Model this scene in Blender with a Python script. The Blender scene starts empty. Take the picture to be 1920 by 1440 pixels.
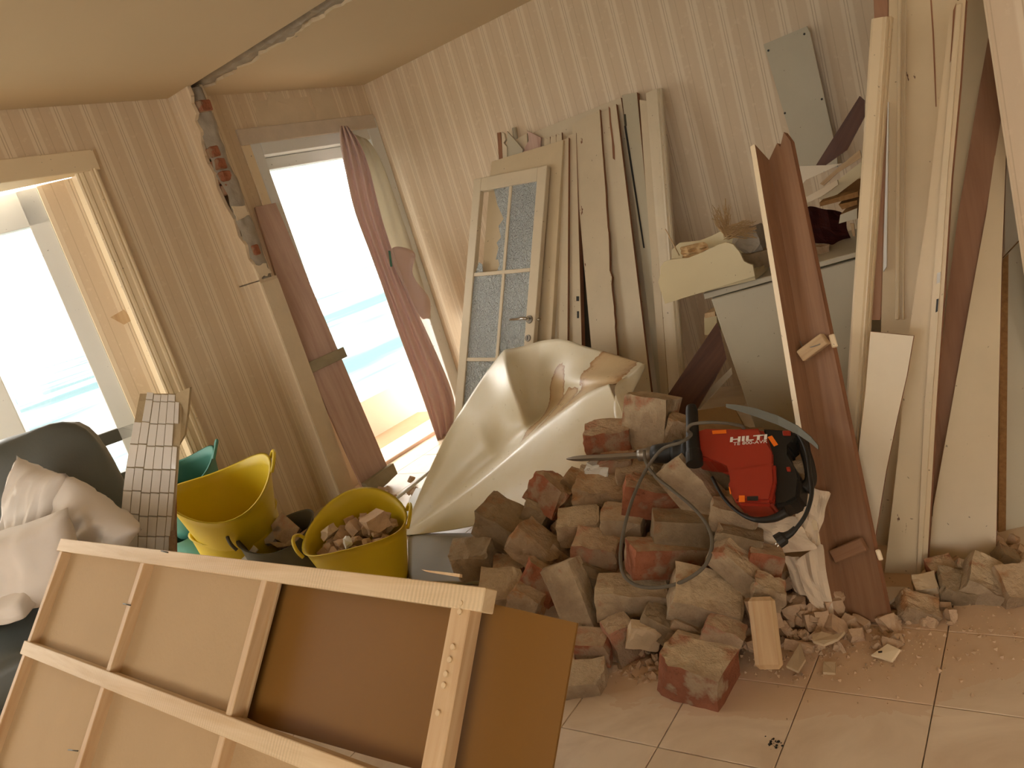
import bpy, bmesh, math, random
from mathutils import Vector, Matrix, Euler, noise
random.seed(7)
V = Vector
scn = bpy.context.scene
COL = scn.collection

# ---------------------------------------------------------------- camera
FPX = 1440.0                                   # focal length in pixels of the 1920x1440 frame
PITCH, ROLL, HEAD = math.radians(12.49), math.radians(-17.11), math.radians(38.57)
CAM = V((0, 0, 1.5))
def _axes():
    rt, fw, up = V((1, 0, 0)), V((0, -math.sin(PITCH), math.cos(PITCH))), V((0, -math.cos(PITCH), -math.sin(PITCH)))
    c, s = math.cos(ROLL), math.sin(ROLL)
    rot = lambda v: V((c*v.x - s*v.y, s*v.x + c*v.y, v.z))
    rt, fw, up = rot(rt), rot(fw), rot(up)
    Y = math.cos(HEAD)*fw + math.sin(HEAD)*rt
    X = -math.sin(HEAD)*fw + math.cos(HEAD)*rt
    return X, Y, up
_X, _Y, _Z = _axes()
def c2w(v): return V((_X.dot(v), _Y.dot(v), _Z.dot(v)))
CR, CD, CF = c2w(V((1, 0, 0))), c2w(V((0, 1, 0))), c2w(V((0, 0, 1)))
cam = bpy.data.objects.new('camera', bpy.data.cameras.new('camera'))
COL.objects.link(cam)
cam.matrix_world = Matrix(((CR.x, -CD.x, -CF.x, CAM.x), (CR.y, -CD.y, -CF.y, CAM.y), (CR.z, -CD.z, -CF.z, CAM.z), (0, 0, 0, 1)))
cam.data.sensor_width = 36.0
cam.data.lens = FPX/1920*36
cam.data.clip_start = 0.02
cam.data.clip_end = 5000
scn.camera = cam

# ---------------------------------------------------------------- world and exposure
w = bpy.data.worlds.new('world'); scn.world = w; w.use_nodes = True
bg = w.node_tree.nodes['Background']
bg.inputs['Color'].default_value = (1.0, 0.955, 0.885, 1)
bg.inputs['Strength'].default_value = 4.0
scn.view_settings.view_transform = 'Standard'
scn.view_settings.look = 'None'
scn.view_settings.gamma = 1.0
scn.view_settings.use_curve_mapping = False
scn.view_settings.exposure = 0.68

# ---------------------------------------------------------------- survey helpers: a sight line met with a real plane of the room
def ray(u, v): return c2w(V(((u-960)/FPX, (v-720)/FPX, 1)))
def at(u, v, x=None, y=None, z=None, d=None):
    r = ray(u, v)
    t = (x-CAM.x)/r.x if x is not None else (y-CAM.y)/r.y if y is not None else (z-CAM.z)/r.z if z is not None else d
    return CAM + r*t
def on(u, v, pl):
    p0, n = pl
    r = ray(u, v)
    return CAM + r*((p0-CAM).dot(n)/r.dot(n))
def lean(y0, y1, z1, yaw=0, x0=0, tilt=0):
    """plane that holds a horizontal direction (yaw) through (x0,y0,0) and reaches y1 at height z1"""
    a = math.radians(yaw)
    n = V((math.cos(a), math.sin(a), 0)).cross(V((tilt, y1-y0, z1))).normalized()
    return (V((x0, y0, 0)), n)
def shift(pl, d):
    n = pl[1] if pl[1].dot(CAM-pl[0]) > 0 else -pl[1]
    return (pl[0] + n*d, pl[1])

# ---------------------------------------------------------------- object helpers
ORG = {}
def tag(o, label=None, cat=None, group=None, kind=None):
    if label: o['label'] = label
    if cat: o['category'] = cat
    if group: o['group'] = group
    if kind: o['kind'] = kind
    return o
def thing(name, label, cat, loc, group=None):
    o = bpy.data.objects.new(name, None); COL.objects.link(o)
    o.empty_display_size = 0.1
    o.location = loc; ORG[o.name] = V(loc)
    return tag(o, label, cat, group)
def mesh_obj(name, me, mat, parent=None, frame=None):
    """frame: Matrix local->world; stored relative to parent"""
    o = bpy.data.objects.new(name, me); COL.objects.link(o)
    if mat: me.materials.append(mat)
    frame = frame or Matrix.Identity(4)
    if parent:
        o.parent = parent
        o.matrix_local = WORLD[parent.name].inverted() @ frame if parent.name in WORLD else Matrix.Translation(-ORG[parent.name]) @ frame
    else:
        o.matrix_world = frame
    WORLD[o.name] = frame.copy()
    return o
WORLD = {}
def from_bm(name, bm, mat, parent=None, frame=None, smooth=False):
    bmesh.ops.recalc_face_normals(bm, faces=bm.faces[:])
    me = bpy.data.meshes.new(name); bm.to_mesh(me); bm.free()
    if smooth:
        for p in me.polygons: p.use_smooth = True
    return mesh_obj(name, me, mat, parent, frame)
def frame_of(o, x, y, z):
    return Matrix(((x.x, y.x, z.x, o.x), (x.y, y.y, z.y, o.y), (x.z, y.z, z.z, o.z), (0, 0, 0, 1)))
def plane_frame(pts, along=None, n=None):
    c = sum(pts, V())/len(pts)
    if n is None:
        n = V()
        for i in range(len(pts)): n += (pts[i]-c).cross(pts[(i+1) % len(pts)]-c)
        n.normalize()
    if n.dot(CAM-c) < 0: n = -n
    al = along or (V((0, 0, 1)) if abs(n.z) < 0.9 else V((0, 1, 0)))
    y = (al - n*al.dot(n)).normalized()
    x = y.cross(n)
    return frame_of(c, x, y, n)
def plate(name, pts, th, mat, parent=None, along=None, bevel=0, edge_mat=None, seg=1, dirv=None):
    """solid board: front outline pts (3D), thickness th going away from the viewer's side"""
    F = plane_frame(pts, along); Fi = F.inverted()
    loc = [Fi @ p for p in pts]
    dv = (Fi.to_3x3() @ dirv) if dirv else V((0, 0, -th))
    bm = bmesh.new()
    a = [bm.verts.new((p.x, p.y, p.z)) for p in loc]
    b = [bm.verts.new((p.x+dv.x, p.y+dv.y, p.z+dv.z)) for p in loc]
    n = len(a)
    bm.faces.new(a); bm.faces.new(b[::-1])
    side = []
    for i in range(n): side.append(bm.faces.new((a[i], b[i], b[(i+1) % n], a[(i+1) % n])))
    if edge_mat:
        for f in side: f.material_index = 1
    if bevel: bmesh.ops.bevel(bm, geom=bm.edges[:], offset=bevel, segments=seg, affect='EDGES', clamp_overlap=True)
    o = from_bm(name, bm, mat, parent, F)
    if edge_mat: o.data.materials.append(edge_mat)
    return o
def top(o, label, cat, group=None, kind=None): return tag(o, label, cat, group, kind)
def rag(pts, amp, step, rng, skip=()):
    """break the edges of an outline into a splintered line; edges whose index is in skip stay straight"""
    out = []
    for i, p in enumerate(pts):
        q = pts[(i+1) % len(pts)]
        out.append(p)
        if i in skip: continue
        L = (q-p).length; k = int(L/step)
        c = sum(pts, V())/len(pts)
        for j in range(1, k):
            m = p.lerp(q, j/k)
            out.append(m + (c-m).normalized()*rng.uniform(-0.2, 1)*amp)
    return out
def box(name, lo, hi, mat, parent=None, bevel=0, kind=None, seg=1):
    c = (V(lo)+V(hi))/2; s = V(hi)-V(lo)
    bm = bmesh.new(); bmesh.ops.create_cube(bm, size=1)
    for v in bm.verts: v.co = V((v.co.x*s.x, v.co.y*s.y, v.co.z*s.z))
    if bevel: bmesh.ops.bevel(bm, geom=bm.edges[:], offset=bevel, segments=seg, affect='EDGES')
    o = from_bm(name, bm, mat, parent, Matrix.Translation(c))
    if kind: o['kind'] = kind
    return o
def bar(name, p0, p1, w, t, mat, parent=None, face=None, bevel=0.0, seg=1, profile=None):
    """bar from p0 to p1, width w across, thickness t towards 'face'; profile = list of (across, out) points replaces the rectangle"""
    y = (p1-p0); L = y.length; y.normalize()
    f = face if face is not None else (CAM-p0)
    z = (f - y*f.dot(y)).normalized(); x = y.cross(z)
    F = frame_of(p0, x, y, z)
    prof = profile or [(-w/2, 0), (w/2, 0), (w/2, t), (-w/2, t)]
    bm = bmesh.new()
    a = [bm.verts.new((q[0], 0, q[1])) for q in prof]; b = [bm.verts.new((q[0], L, q[1])) for q in prof]
    n = len(a)
    bm.faces.new(a); bm.faces.new(b[::-1])
    for i in range(n): bm.faces.new((a[i], a[(i+1) % n], b[(i+1) % n], b[i]))
    if bevel: bmesh.ops.bevel(bm, geom=bm.edges[:], offset=bevel, segments=seg, affect='EDGES', clamp_overlap=True)
    return from_bm(name, bm, mat, parent, F)
def tube(name, pts, rad, mat, parent=None, seg=10, smooth=True, closed=False, sub=6, base=None):
    """round tube through points (Catmull-Rom); rad number or list per control point"""
    rr = rad if isinstance(rad, (list, tuple)) else [rad]*len(pts)
    P, R = [], []
    n = len(pts)
    for i in range(n-1):
        p0, p1, p2, p3 = pts[max(i-1, 0)], pts[i], pts[i+1], pts[min(i+2, n-1)]
        for k in range(sub):
            t = k/sub
            P.append(0.5*((2*p1) + (p2-p0)*t + (2*p0-5*p1+4*p2-p3)*t*t + (3*p1-p0-3*p2+p3)*t**3))
            R.append(rr[i]*(1-t)+rr[i+1]*t)
    P.append(pts[-1]); R.append(rr[-1])
    o0 = base or P[0]
    bm = bmesh.new(); rings = []
    tn = (P[1]-P[0]).normalized()
    u = tn.orthogonal().normalized()
    for i, p in enumerate(P):
        t2 = (P[min(i+1, len(P)-1)]-P[max(i-1, 0)]).normalized()
        u = (u - t2*u.dot(t2)).normalized(); v = t2.cross(u)
        rings.append([bm.verts.new(p-o0+(u*math.cos(a)+v*math.sin(a))*R[i]) for a in [2*math.pi*k/seg for k in range(seg)]])
    for i in range(len(rings)-1):
        for k in range(seg): bm.faces.new((rings[i][k], rings[i][(k+1) % seg], rings[i+1][(k+1) % seg], rings[i+1][k]))
    bm.faces.new(rings[0][::-1]); bm.faces.new(rings[-1])
    return from_bm(name, bm, mat, parent, Matrix.Translation(o0), smooth)
def grid_surf(name, rows, mat, parent=None, sub=2, smooth=True, thick=0.0, close_u=False):
    """surface through a grid of points; Catmull-Clark smoothing and optional thickness baked as modifiers"""
    o0 = rows[0][0]
    bm = bmesh.new()
    vs = [[bm.verts.new(p-o0) for p in r] for r in rows]
    for i in range(len(vs)-1):
        m = len(vs[i])
        for j in range(m if close_u else m-1):
            bm.faces.new((vs[i][j], vs[i][(j+1) % m], vs[i+1][(j+1) % m], vs[i+1][j]))
    o = from_bm(name, bm, mat, parent, Matrix.Translation(o0), smooth)
    if sub:
        m = o.modifiers.new('smooth', 'SUBSURF'); m.levels = sub; m.render_levels = sub
    if thick:
        m = o.modifiers.new('thick', 'SOLIDIFY'); m.thickness = thick; m.offset = 0
    return o

# ---------------------------------------------------------------- materials
def lin(r, g, b):
    f = lambda c: ((c/255+0.055)/1.055)**2.4 if c/255 > 0.04045 else c/255/12.92
    return (f(r), f(g), f(b), 1)
class Mat:
    def __init__(s, name, rough=0.6, spec=0.4):
        s.m = bpy.data.materials.new(name); s.m.use_nodes = True
        s.nt = s.m.node_tree; s.b = s.nt.nodes['Principled BSDF']
        s.b.inputs['Roughness'].default_value = rough
        s.b.inputs['Specular IOR Level'].default_value = spec
    def n(s, t, **kw):
        o = s.nt.nodes.new(t)
        for k, v in kw.items(): setattr(o, k, v)
        return o
    def l(s, a, b): s.nt.links.new(a, b)
    def coord(s, kind='Object', scale=(1, 1, 1), loc=(0, 0, 0), rot=(0, 0, 0)):
        mp = s.n('ShaderNodeMapping'); mp.inputs['Scale'].default_value = scale; mp.inputs['Location'].default_value = loc
        mp.inputs['Rotation'].default_value = rot
        if kind == 'World': s.l(s.n('ShaderNodeNewGeometry').outputs['Position'], mp.inputs['Vector'])
        else: s.l(s.n('ShaderNodeTexCoord').outputs[kind], mp.inputs['Vector'])
        return mp.outputs['Vector']
    def noise(s, vec, scale=5, detail=4, rough=0.55, dist=0):
        t = s.n('ShaderNodeTexNoise'); t.inputs['Scale'].default_value = scale; t.inputs['Detail'].default_value = detail
        t.inputs['Roughness'].default_value = rough; t.inputs['Distortion'].default_value = dist
        s.l(vec, t.inputs['Vector']); return t.outputs['Fac']
    def voro(s, vec, scale=5, feat='F1', out='Distance'):
        t = s.n('ShaderNodeTexVoronoi', feature=feat); t.inputs['Scale'].default_value = scale
        s.l(vec, t.inputs['Vector']); return t.outputs[out]
    def ramp(s, fac, stops, mode='LINEAR'):
        r = s.n('ShaderNodeValToRGB'); r.color_ramp.interpolation = mode
        e = r.color_ramp.elements
        while len(e) < len(stops): e.new(0.5)
        for i, (p, c) in enumerate(stops): e[i].position = p; e[i].color = c if isinstance(c, tuple) else (c, c, c, 1)
        s.l(fac, r.inputs['Fac']); return r.outputs['Color']
    def mix(s, fac, a, b, mode='MIX'):
        m = s.n('ShaderNodeMix', data_type='RGBA', blend_type=mode)
        for k, v in ((0, fac), (6, a), (7, b)):
            if hasattr(v, 'is_linked') or hasattr(v, 'links'): s.l(v, m.inputs[k])
            else: m.inputs[k].default_value = v
        return m.outputs[2]
    def math(s, op, a, b=0.0, clamp=False):
        m = s.n('ShaderNodeMath', operation=op); m.use_clamp = clamp
        for k, v in ((0, a), (1, b)):
            if hasattr(v, 'links'): s.l(v, m.inputs[k])
            else: m.inputs[k].default_value = v
        return m.outputs[0]
    def sep(s, vec):
        x = s.n('ShaderNodeSeparateXYZ'); s.l(vec, x.inputs[0]); return x.outputs
    def color(s, c):
        if hasattr(c, 'links'): s.l(c, s.b.inputs['Base Color'])
        else: s.b.inputs['Base Color'].default_value = c
        return s
    def rough(s, c): s.l(c, s.b.inputs['Roughness']); return s
    def bump(s, h, strength=0.3, dist=0.01):
        b = s.n('ShaderNodeBump'); b.inputs['Strength'].default_value = strength; b.inputs['Distance'].default_value = dist
        s.l(h, b.inputs['Height']); s.l(b.outputs['Normal'], s.b.inputs['Normal']); return s
    def rnd(s):
        return s.n('ShaderNodeObjectInfo').outputs['Random']

def m_wallpaper(name, axis, base, light, dark, pitch=0.155):
    k = Mat(name, 0.55, 0.35)
    vec = k.coord('World')
    x = k.sep(vec)[axis]
    ph = k.math('FRACT', k.math('DIVIDE', x, pitch))
    col = k.ramp(ph, [(0.0, base), (0.34, base), (0.38, light), (0.47, light), (0.49, dark), (0.515, light), (0.56, light), (0.58, dark), (0.60, light), (0.72, light), (0.76, base), (0.97, base), (1.0, dark)])
    nz = k.noise(k.coord('World', scale=(14, 14, 3)), 3, 5)
    emb = k.noise(k.coord('World', scale=(1, 1, 1)), 30, 3)
    col = k.mix(k.math('MULTIPLY', nz, 0.25), col, dark)
    col = k.mix(k.ramp(emb, [(0.60, 0.0), (0.68, 0.35)]), col, light)
    k.color(col)
    h = k.ramp(ph, [(0.0, 0.4), (0.36, 0.4), (0.38, 0.9), (0.48, 0.9), (0.50, 0.2), (0.52, 0.9), (0.57, 0.9), (0.585, 0.2), (0.60, 0.9), (0.74, 0.9), (0.76, 0.4), (1, 0.4)])
    k.bump(k.math('ADD', h, k.math('MULTIPLY', nz, 0.3)), 0.25, 0.004)
    return k.m
def m_paint(name, c, c2=None, rough=0.4, chip=None, dirt=0.35, chipscale=9, chipat=0.68):
    k = Mat(name, rough, 0.45)
    v = k.coord()
    n1 = k.noise(v, 3.5, 6, 0.6)
    n2 = k.noise(v, 22, 4)
    col = k.mix(k.math('MULTIPLY', k.ramp(n1, [(0.38, 0.0), (0.72, 1.0)]), dirt), c, c2 or tuple(x*0.72 for x in c[:3])+(1,))
    spot = k.ramp(k.noise(v, 46, 2), [(0.715, 0.0), (0.75, 0.7)])
    col = k.mix(spot, col, (0.10, 0.06, 0.035, 1))
    if chip:
        ch = k.ramp(k.noise(k.coord(scale=(1.6, 0.5, 1)), chipscale, 5, 0.65), [(chipat, 0.0), (chipat+0.02, 1.0)])
        col = k.mix(ch, col, chip)
    k.color(col); k.bump(n2, 0.08, 0.003)
    return k.m
def m_wood(name, c1, c2, rough=0.6, grain=16, knots=True, saw=False, axis=1):
    k = Mat(name, rough, 0.3)
    sc = [grain, grain, grain]; sc[axis] = 1.0
    v = k.coord(scale=tuple(sc))
    n1 = k.noise(v, 1.6, 6, 0.62, 0.6)
    n2 = k.noise(k.coord(scale=(4, 4, 4)), 2, 4)
    col = k.mix(k.ramp(n1, [(0.32, 0.0), (0.68, 1.0)]), c1, c2)
    col = k.mix(k.math('MULTIPLY', n2, 0.3), col, tuple(x*0.8 for x in c2[:3])+(1,))
    h = n1
    if saw:
        sv = k.coord(scale=(1, 1, 1)); wv = k.n('ShaderNodeTexWave', bands_direction='Y'); wv.inputs['Scale'].default_value = 34
        wv.inputs['Distortion'].default_value = 2.5; wv.inputs['Detail'].default_value = 2
        k.l(sv, wv.inputs['Vector'])
        sawm = k.ramp(k.noise(k.coord(scale=(2, 2, 2)), 1.4, 2), [(0.42, 0.0), (0.6, 1.0)])
        f = k.math('MULTIPLY', k.ramp(wv.outputs['Fac'], [(0.3, 0.0), (0.75, 0.28)]), sawm)
        col = k.mix(f, col, tuple(x*0.55 for x in c2[:3])+(1,))
        h = k.math('ADD', n1, f)
    if knots:
        kn = k.ramp(k.voro(k.coord(scale=(9, 2.2, 9)), 1.0), [(0.05, 0.7), (0.10, 0.0)])
        col = k.mix(kn, col, tuple(x*0.35 for x in c2[:3])+(1,))
    k.color(col); k.bump(h, 0.25, 0.003)
    return k.m
def m_plain(name, c, rough=0.5, spec=0.4, var=0.2, scale=8, bump=0.1, bscale=60, metal=0):
    k = Mat(name, rough, spec)
    v = k.coord()
    k.color(k.mix(k.math('MULTIPLY', k.noise(v, scale, 5), var*2), c, tuple(x*0.55 for x in c[:3])+(1,)))
    if bump: k.bump(k.noise(v, bscale, 4), bump, 0.004)
    k.b.inputs['Metallic'].default_value = metal
    return k.m
def m_brick(name, clay, clay2, dustcol, dust=0.5, bed=True):
    k = Mat(name, 0.92, 0.15)
    v = k.coord()
    r = k.rnd()
    n1 = k.noise(v, 14, 5, 0.6); n2 = k.noise(v, 55, 5, 0.7); n3 = k.noise(v, 7, 5, 0.6)
    col = k.mix(k.ramp(n1, [(0.35, 0.0), (0.65, 1.0)]), clay, clay2)
    pits = k.ramp(n2, [(0.60, 0.0), (0.68, 0.75)])
    col = k.mix(pits, col, tuple(x*0.3 for x in clay2[:3])+(1,))
    stain_ = k.ramp(k.noise(v, 4.5, 3), [(0.42, 0.0), (0.62, 0.45)])
    col = k.mix(k.math('MULTIPLY', r, 0.5), col, clay2)
    d = k.math('ADD', n3, k.math('MULTIPLY', k.math('SUBTRACT', r, 0.5), 0.10))
    msk = k.ramp(d, [(0.62-dust*0.28, 0.0), (0.70-dust*0.28, 1.0)])
    dc = k.mix(k.math('MULTIPLY', n2, 0.8), dustcol, tuple(x*0.5 for x in dustcol[:3])+(1,))
    col = k.mix(msk, col, dc)
    if bed:                                     # old mortar still clings to the bed faces
        nz = k.sep(k.n('ShaderNodeTexCoord').outputs['Normal'])[2]
        bm_ = k.math('MULTIPLY', k.ramp(k.math('ABSOLUTE', nz), [(0.72, 0.0), (0.85, 1.0)]), k.ramp(n3, [(0.36, 0.2), (0.46, 1.0)]))
        col = k.mix(bm_, col, k.mix(k.ramp(n2, [(0.3, 0.0), (0.7, 0.6)]), dustcol, tuple(x*0.6 for x in dustcol[:3])+(1,)))
    col = k.mix(stain_, col, tuple(x*0.45 for x in clay2[:3])+(1,), 'MIX')
    k.color(col)
    k.bump(k.math('ADD', k.math('MULTIPLY', n2, 0.6), n1), 0.8, 0.014)
    return k.m

WALLC = (lin(222, 200, 168), lin(235, 217, 188), lin(194, 170, 137))
M = {}
M['paper_x'] = m_wallpaper('wallpaper_back', 0, *WALLC)
M['paper_y'] = m_wallpaper('wallpaper_window', 1, *WALLC)
M['ceiling'] = m_plain('ceiling_paint', lin(216, 195, 162), 0.9, 0.1, 0.08, 1.2, 0.05)
M['plaster'] = m_plain('plaster', lin(230, 210, 178), 0.9, 0.1, 0.25, 6, 0.35, 40)
M['mortar'] = m_plain('grey_mortar', lin(184, 172, 154), 0.95, 0.05, 0.45, 16, 0.9, 45)
M['trim_cream'] = m_paint('cream_trim', lin(236, 216, 180), dirt=0.15)
M['frame_white'] = m_paint('white_window_frame', lin(226, 226, 220), dirt=0.1)
def m_floor():
    k = Mat('floor_tile', 0.33, 0.4)
    v = k.coord('World'); r = k.rnd()
    n1 = k.noise(v, 2.6, 7, 0.62, 1.2); n2 = k.noise(v, 9, 6, 0.6)
    col = k.mix(k.ramp(n1, [(0.4, 0.0), (0.65, 1.0)]), lin(232, 212, 184), lin(212, 188, 158))
    col = k.mix(k.math('MULTIPLY', r, 0.25), col, lin(206, 184, 154))
    p = k.sep(v)
    # brick dust swept around the heap: a ragged patch with its own outline
    dx = k.math('DIVIDE', k.math('ADD', p[0], 1.15), 1.05); dy = k.math('DIVIDE', k.math('SUBTRACT', p[1], 2.25), 0.62)
    rr = k.math('SQRT', k.math('ADD', k.math('MULTIPLY', dx, dx), k.math('MULTIPLY', dy, dy)))
    rr = k.math('ADD', rr, k.math('MULTIPLY', k.math('SUBTRACT', n1, 0.5), 0.55))
    dust = k.ramp(rr, [(0.55, 0.95), (1.0, 0.5), (1.35, 0.0)])
    col = k.mix(dust, col, k.mix(n2, lin(204, 168, 132), lin(218, 188, 154)))
    k.color(col)
    k.rough(k.ramp(dust, [(0.0, 0.36), (0.6, 0.9)]))
    k.bump(n2, 0.06, 0.004)
    return k.m
M['tile_floor'] = m_floor()
M['grout'] = m_plain('floor_grout', lin(176, 152, 120), 0.95, 0.1)
M['pine'] = m_wood('pine', lin(226, 204, 166), lin(200, 168, 124), 0.6, 18, saw=True)
M['pine_clean'] = m_wood('pine_plain', lin(216, 188, 146), lin(186, 148, 106), 0.6, 18)
M['hard_light'] = m_plain('hardboard_rough', lin(184, 156, 118), 0.85, 0.15, 0.14, 5, 0.3, 90)
M['hard_brown'] = m_plain('hardboard_smooth', lin(126, 88, 38), 0.6, 0.2, 0.16, 4, 0.06, 60)
M['white'] = m_paint('white_gloss', lin(216, 200, 170), rough=0.38)
M['white_chip'] = m_paint('white_gloss_chipped', lin(212, 195, 164), rough=0.4, chip=lin(110, 60, 36), chipat=0.645)
M['cream'] = m_paint('cream_gloss', lin(212, 192, 156), rough=0.38)
M['cream_chip'] = m_paint('cream_gloss_chipped', lin(210, 189, 152), rough=0.4, chip=lin(96, 54, 32), chipat=0.655)
M['grey_paint'] = m_paint('pale_grey_paint', lin(192, 182, 156), rough=0.42, dirt=0.3)
M['green_paint'] = m_paint('pale_olive_paint', lin(206, 190, 148), rough=0.42, dirt=0.2)
M['brown_paint'] = m_wood('red_brown_paint', lin(154, 116, 86), lin(128, 92, 66), 0.45, 22, knots=False)
M['brown_board'] = m_wood('brown_stained_board', lin(164, 124, 94), lin(140, 100, 74), 0.5, 12, knots=False)
M['dark_red'] = m_wood('dark_red_wood', lin(106, 66, 44), lin(78, 46, 30), 0.45, 14, knots=False)
M['raw_edge'] = m_wood('raw_brown_edge', lin(164, 116, 84), lin(124, 84, 60), 0.8, 20, knots=False)
M['old_plank'] = m_wood('old_plank', lin(212, 182, 164), lin(186, 152, 134), 0.75, 16, knots=False)
M['chipboard'] = m_plain('chipboard', lin(176, 132, 84), 0.9, 0.1, 0.7, 60, 0.5, 120)
M['scrap_wood'] = m_wood('scrap_wood', lin(210, 184, 144), lin(164, 130, 94), 0.75, 14)
DUST = lin(206, 180, 146)
M['brick_red'] = m_brick('brick_red', lin(182, 120, 90), lin(156, 96, 70), DUST, 0.30, bed=True)
M['brick_pink'] = m_brick('brick_pink', lin(190, 140, 112), lin(162, 114, 90), DUST, 0.55)
M['brick_tan'] = m_brick('brick_tan', lin(182, 138, 96), lin(150, 110, 74), DUST, 0.72)
M['brick_mortar'] = m_brick('brick_under_mortar', lin(180, 128, 98), lin(150, 104, 78), lin(212, 190, 156), 0.95)
M['brick_front'] = m_brick('brick_front', lin(172, 112, 84), lin(146, 92, 68), lin(222, 200, 164), 0.2)
M['brick_grey'] = m_brick('brick_grey_mortar', lin(164, 132, 100), lin(138, 110, 82), lin(180, 158, 126), 1.0, bed=False)
M['stone'] = m_plain('rubble', lin(214, 182, 148), 0.95, 0.1, 0.42, 2.2, 0.6, 7)
M['plaster_bit'] = m_plain('plaster_flake', lin(220, 196, 160), 0.85, 0.15, 0.3, 20, 0.3, 60)
def m_vinyl():
    k = Mat('cream_vinyl', 0.30, 0.5)
    v = k.coord('World')
    n1 = k.noise(v, 5.5, 6, 0.62, 0.4); n2 = k.noise(v, 26, 5, 0.6)
    p = k.sep(v)
    def ell(c, rx, rz):
        dx = k.math('DIVIDE', k.math('SUBTRACT', p[0], c.x), rx); dz = k.math('DIVIDE', k.math('SUBTRACT', p[2], c.z), rz)
        return k.math('SQRT', k.math('ADD', k.math('MULTIPLY', dx, dx), k.math('MULTIPLY', dz, dz)))
    rr = k.math('MINIMUM', k.math('MINIMUM', ell(at(1028, 742, y=3.2), 0.075, 0.13), ell(at(1075, 752, y=3.15), 0.10, 0.06)), ell(at(1140, 705, y=3.2), 0.16, 0.115))
    rr = k.math('ADD', rr, k.math('ADD', k.math('MULTIPLY', k.math('SUBTRACT', n1, 0.5), 0.9), k.math('MULTIPLY', k.math('SUBTRACT', n2, 0.5), 0.35)))
    body = k.ramp(rr, [(0.80, 0.70), (0.96, 0.95), (1.0, 0.0)])
    body = k.math('MULTIPLY', body, k.ramp(k.math('SUBTRACT', p[1], 2.0), [(0.86, 0.0), (0.90, 1.0)]))
    tone = k.ramp(rr, [(0.4, lin(216, 182, 126)), (0.75, lin(206, 164, 104)), (0.97, lin(166, 116, 64))])
    base = k.mix(k.ramp(n1, [(0.35, 0.0), (0.75, 0.5)]), lin(238, 230, 206), lin(228, 214, 176))
    k.color(k.mix(body, base, tone))
    k.rough(k.ramp(n2, [(0.3, 0.26), (0.7, 0.42)]))
    k.bump(n1, 0.10, 0.01)
    return k.m
M['vinyl'] = m_vinyl()
M['vinyl_shaded'] = m_plain('shaded_vinyl', lin(132, 116, 70), 0.6, 0.3, 0.25, 6, 0.1)  # dark olive for the lying vinyl: shade under the flap put into its colour
M['yellow'] = m_plain('yellow_plastic', lin(222, 192, 34), 0.45, 0.4, 0.16, 7, 0.05)
M['green'] = m_plain('green_plastic', lin(84, 146, 130), 0.5, 0.4, 0.2, 7, 0.05)
M['black_tub'] = m_plain('dark_grey_rubber', lin(96, 90, 72), 0.75, 0.25, 0.3, 12, 0.1)
M['ceramic'] = m_plain('white_ceramic', lin(250, 247, 240), 0.06, 0.8, 0.02, 3, 0.0)
M['tile_back'] = m_plain('tile_backing', lin(206, 186, 150), 0.9, 0.1, 0.35, 18, 0.6, 50)
M['leather'] = m_plain('dark_leather', lin(98, 102, 97), 0.38, 0.5, 0.15, 6, 0.12, 120)
M['pillow'] = m_plain('white_cotton', lin(238, 230, 220), 0.9, 0.15, 0.05, 4, 0.1, 20)
M['hammer_red'] = m_plain('red_plastic', lin(160, 50, 32), 0.35, 0.5, 0.12, 10, 0.04)
M['black'] = m_plain('black_rubber', lin(36, 34, 30), 0.5, 0.4, 0.25, 12, 0.06)
M['steel'] = m_plain('worn_steel', lin(150, 142, 130), 0.38, 0.5, 0.3, 12, 0.1, 50, metal=0.8)
M['chrome'] = m_plain('chrome', lin(210, 205, 195), 0.15, 0.5, 0.05, 5, 0.0, metal=1.0)
M['orange'] = m_plain('orange_sticker', lin(244, 120, 30), 0.5, 0.3, 0.05)
M['print_white'] = m_plain('white_print', lin(228, 220, 208), 0.6, 0.2, 0.02, 5, 0)
M['print_dark'] = m_plain('dark_print', lin(60, 22, 16), 0.6, 0.2, 0.02, 5, 0)
M['cable'] = m_plain('grey_cable', lin(110, 102, 88), 0.7, 0.3, 0.2, 20, 0.05)
M['paper'] = m_plain('brown_paper', lin(224, 204, 176), 0.8, 0.15, 0.12, 5, 0.1, 30)
M['straw'] = m_plain('straw', lin(206, 172, 124), 0.8, 0.2, 0.3, 30, 0)
M['hinge'] = m_plain('dark_metal', lin(88, 84, 72), 0.45, 0.5, 0.2, 10, 0.1, metal=0.7)
M['dark_scrap'] = m_plain('dark_red_cloth', lin(62, 22, 18), 0.8, 0.2, 0.4, 8, 0.2)
M['balcony'] = m_plain('pink_render', lin(236, 208, 188), 0.9, 0.1, 0.08, 3, 0.15, 40)
def m_cloth(name, c, trans, rough=0.85):
    k = Mat(name, rough, 0.1)
    k.color(k.mix(k.math('MULTIPLY', k.noise(k.coord(), 6, 4), 0.3), c, tuple(x*0.75 for x in c[:3])+(1,)))
    tr = k.n('ShaderNodeBsdfTranslucent'); tr.inputs['Color'].default_value = c
    mx = k.n('ShaderNodeMixShader'); mx.inputs[0].default_value = trans
    k.l(k.b.outputs[0], mx.inputs[1]); k.l(tr.outputs[0], mx.inputs[2])
    k.l(mx.outputs[0], k.nt.nodes['Material Output'].inputs['Surface'])
    return k.m
M['curtain'] = m_cloth('pink_curtain', lin(236, 212, 203), 0.15)
M['net'] = m_cloth('white_lining', lin(222, 214, 196), 0.4)
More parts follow.
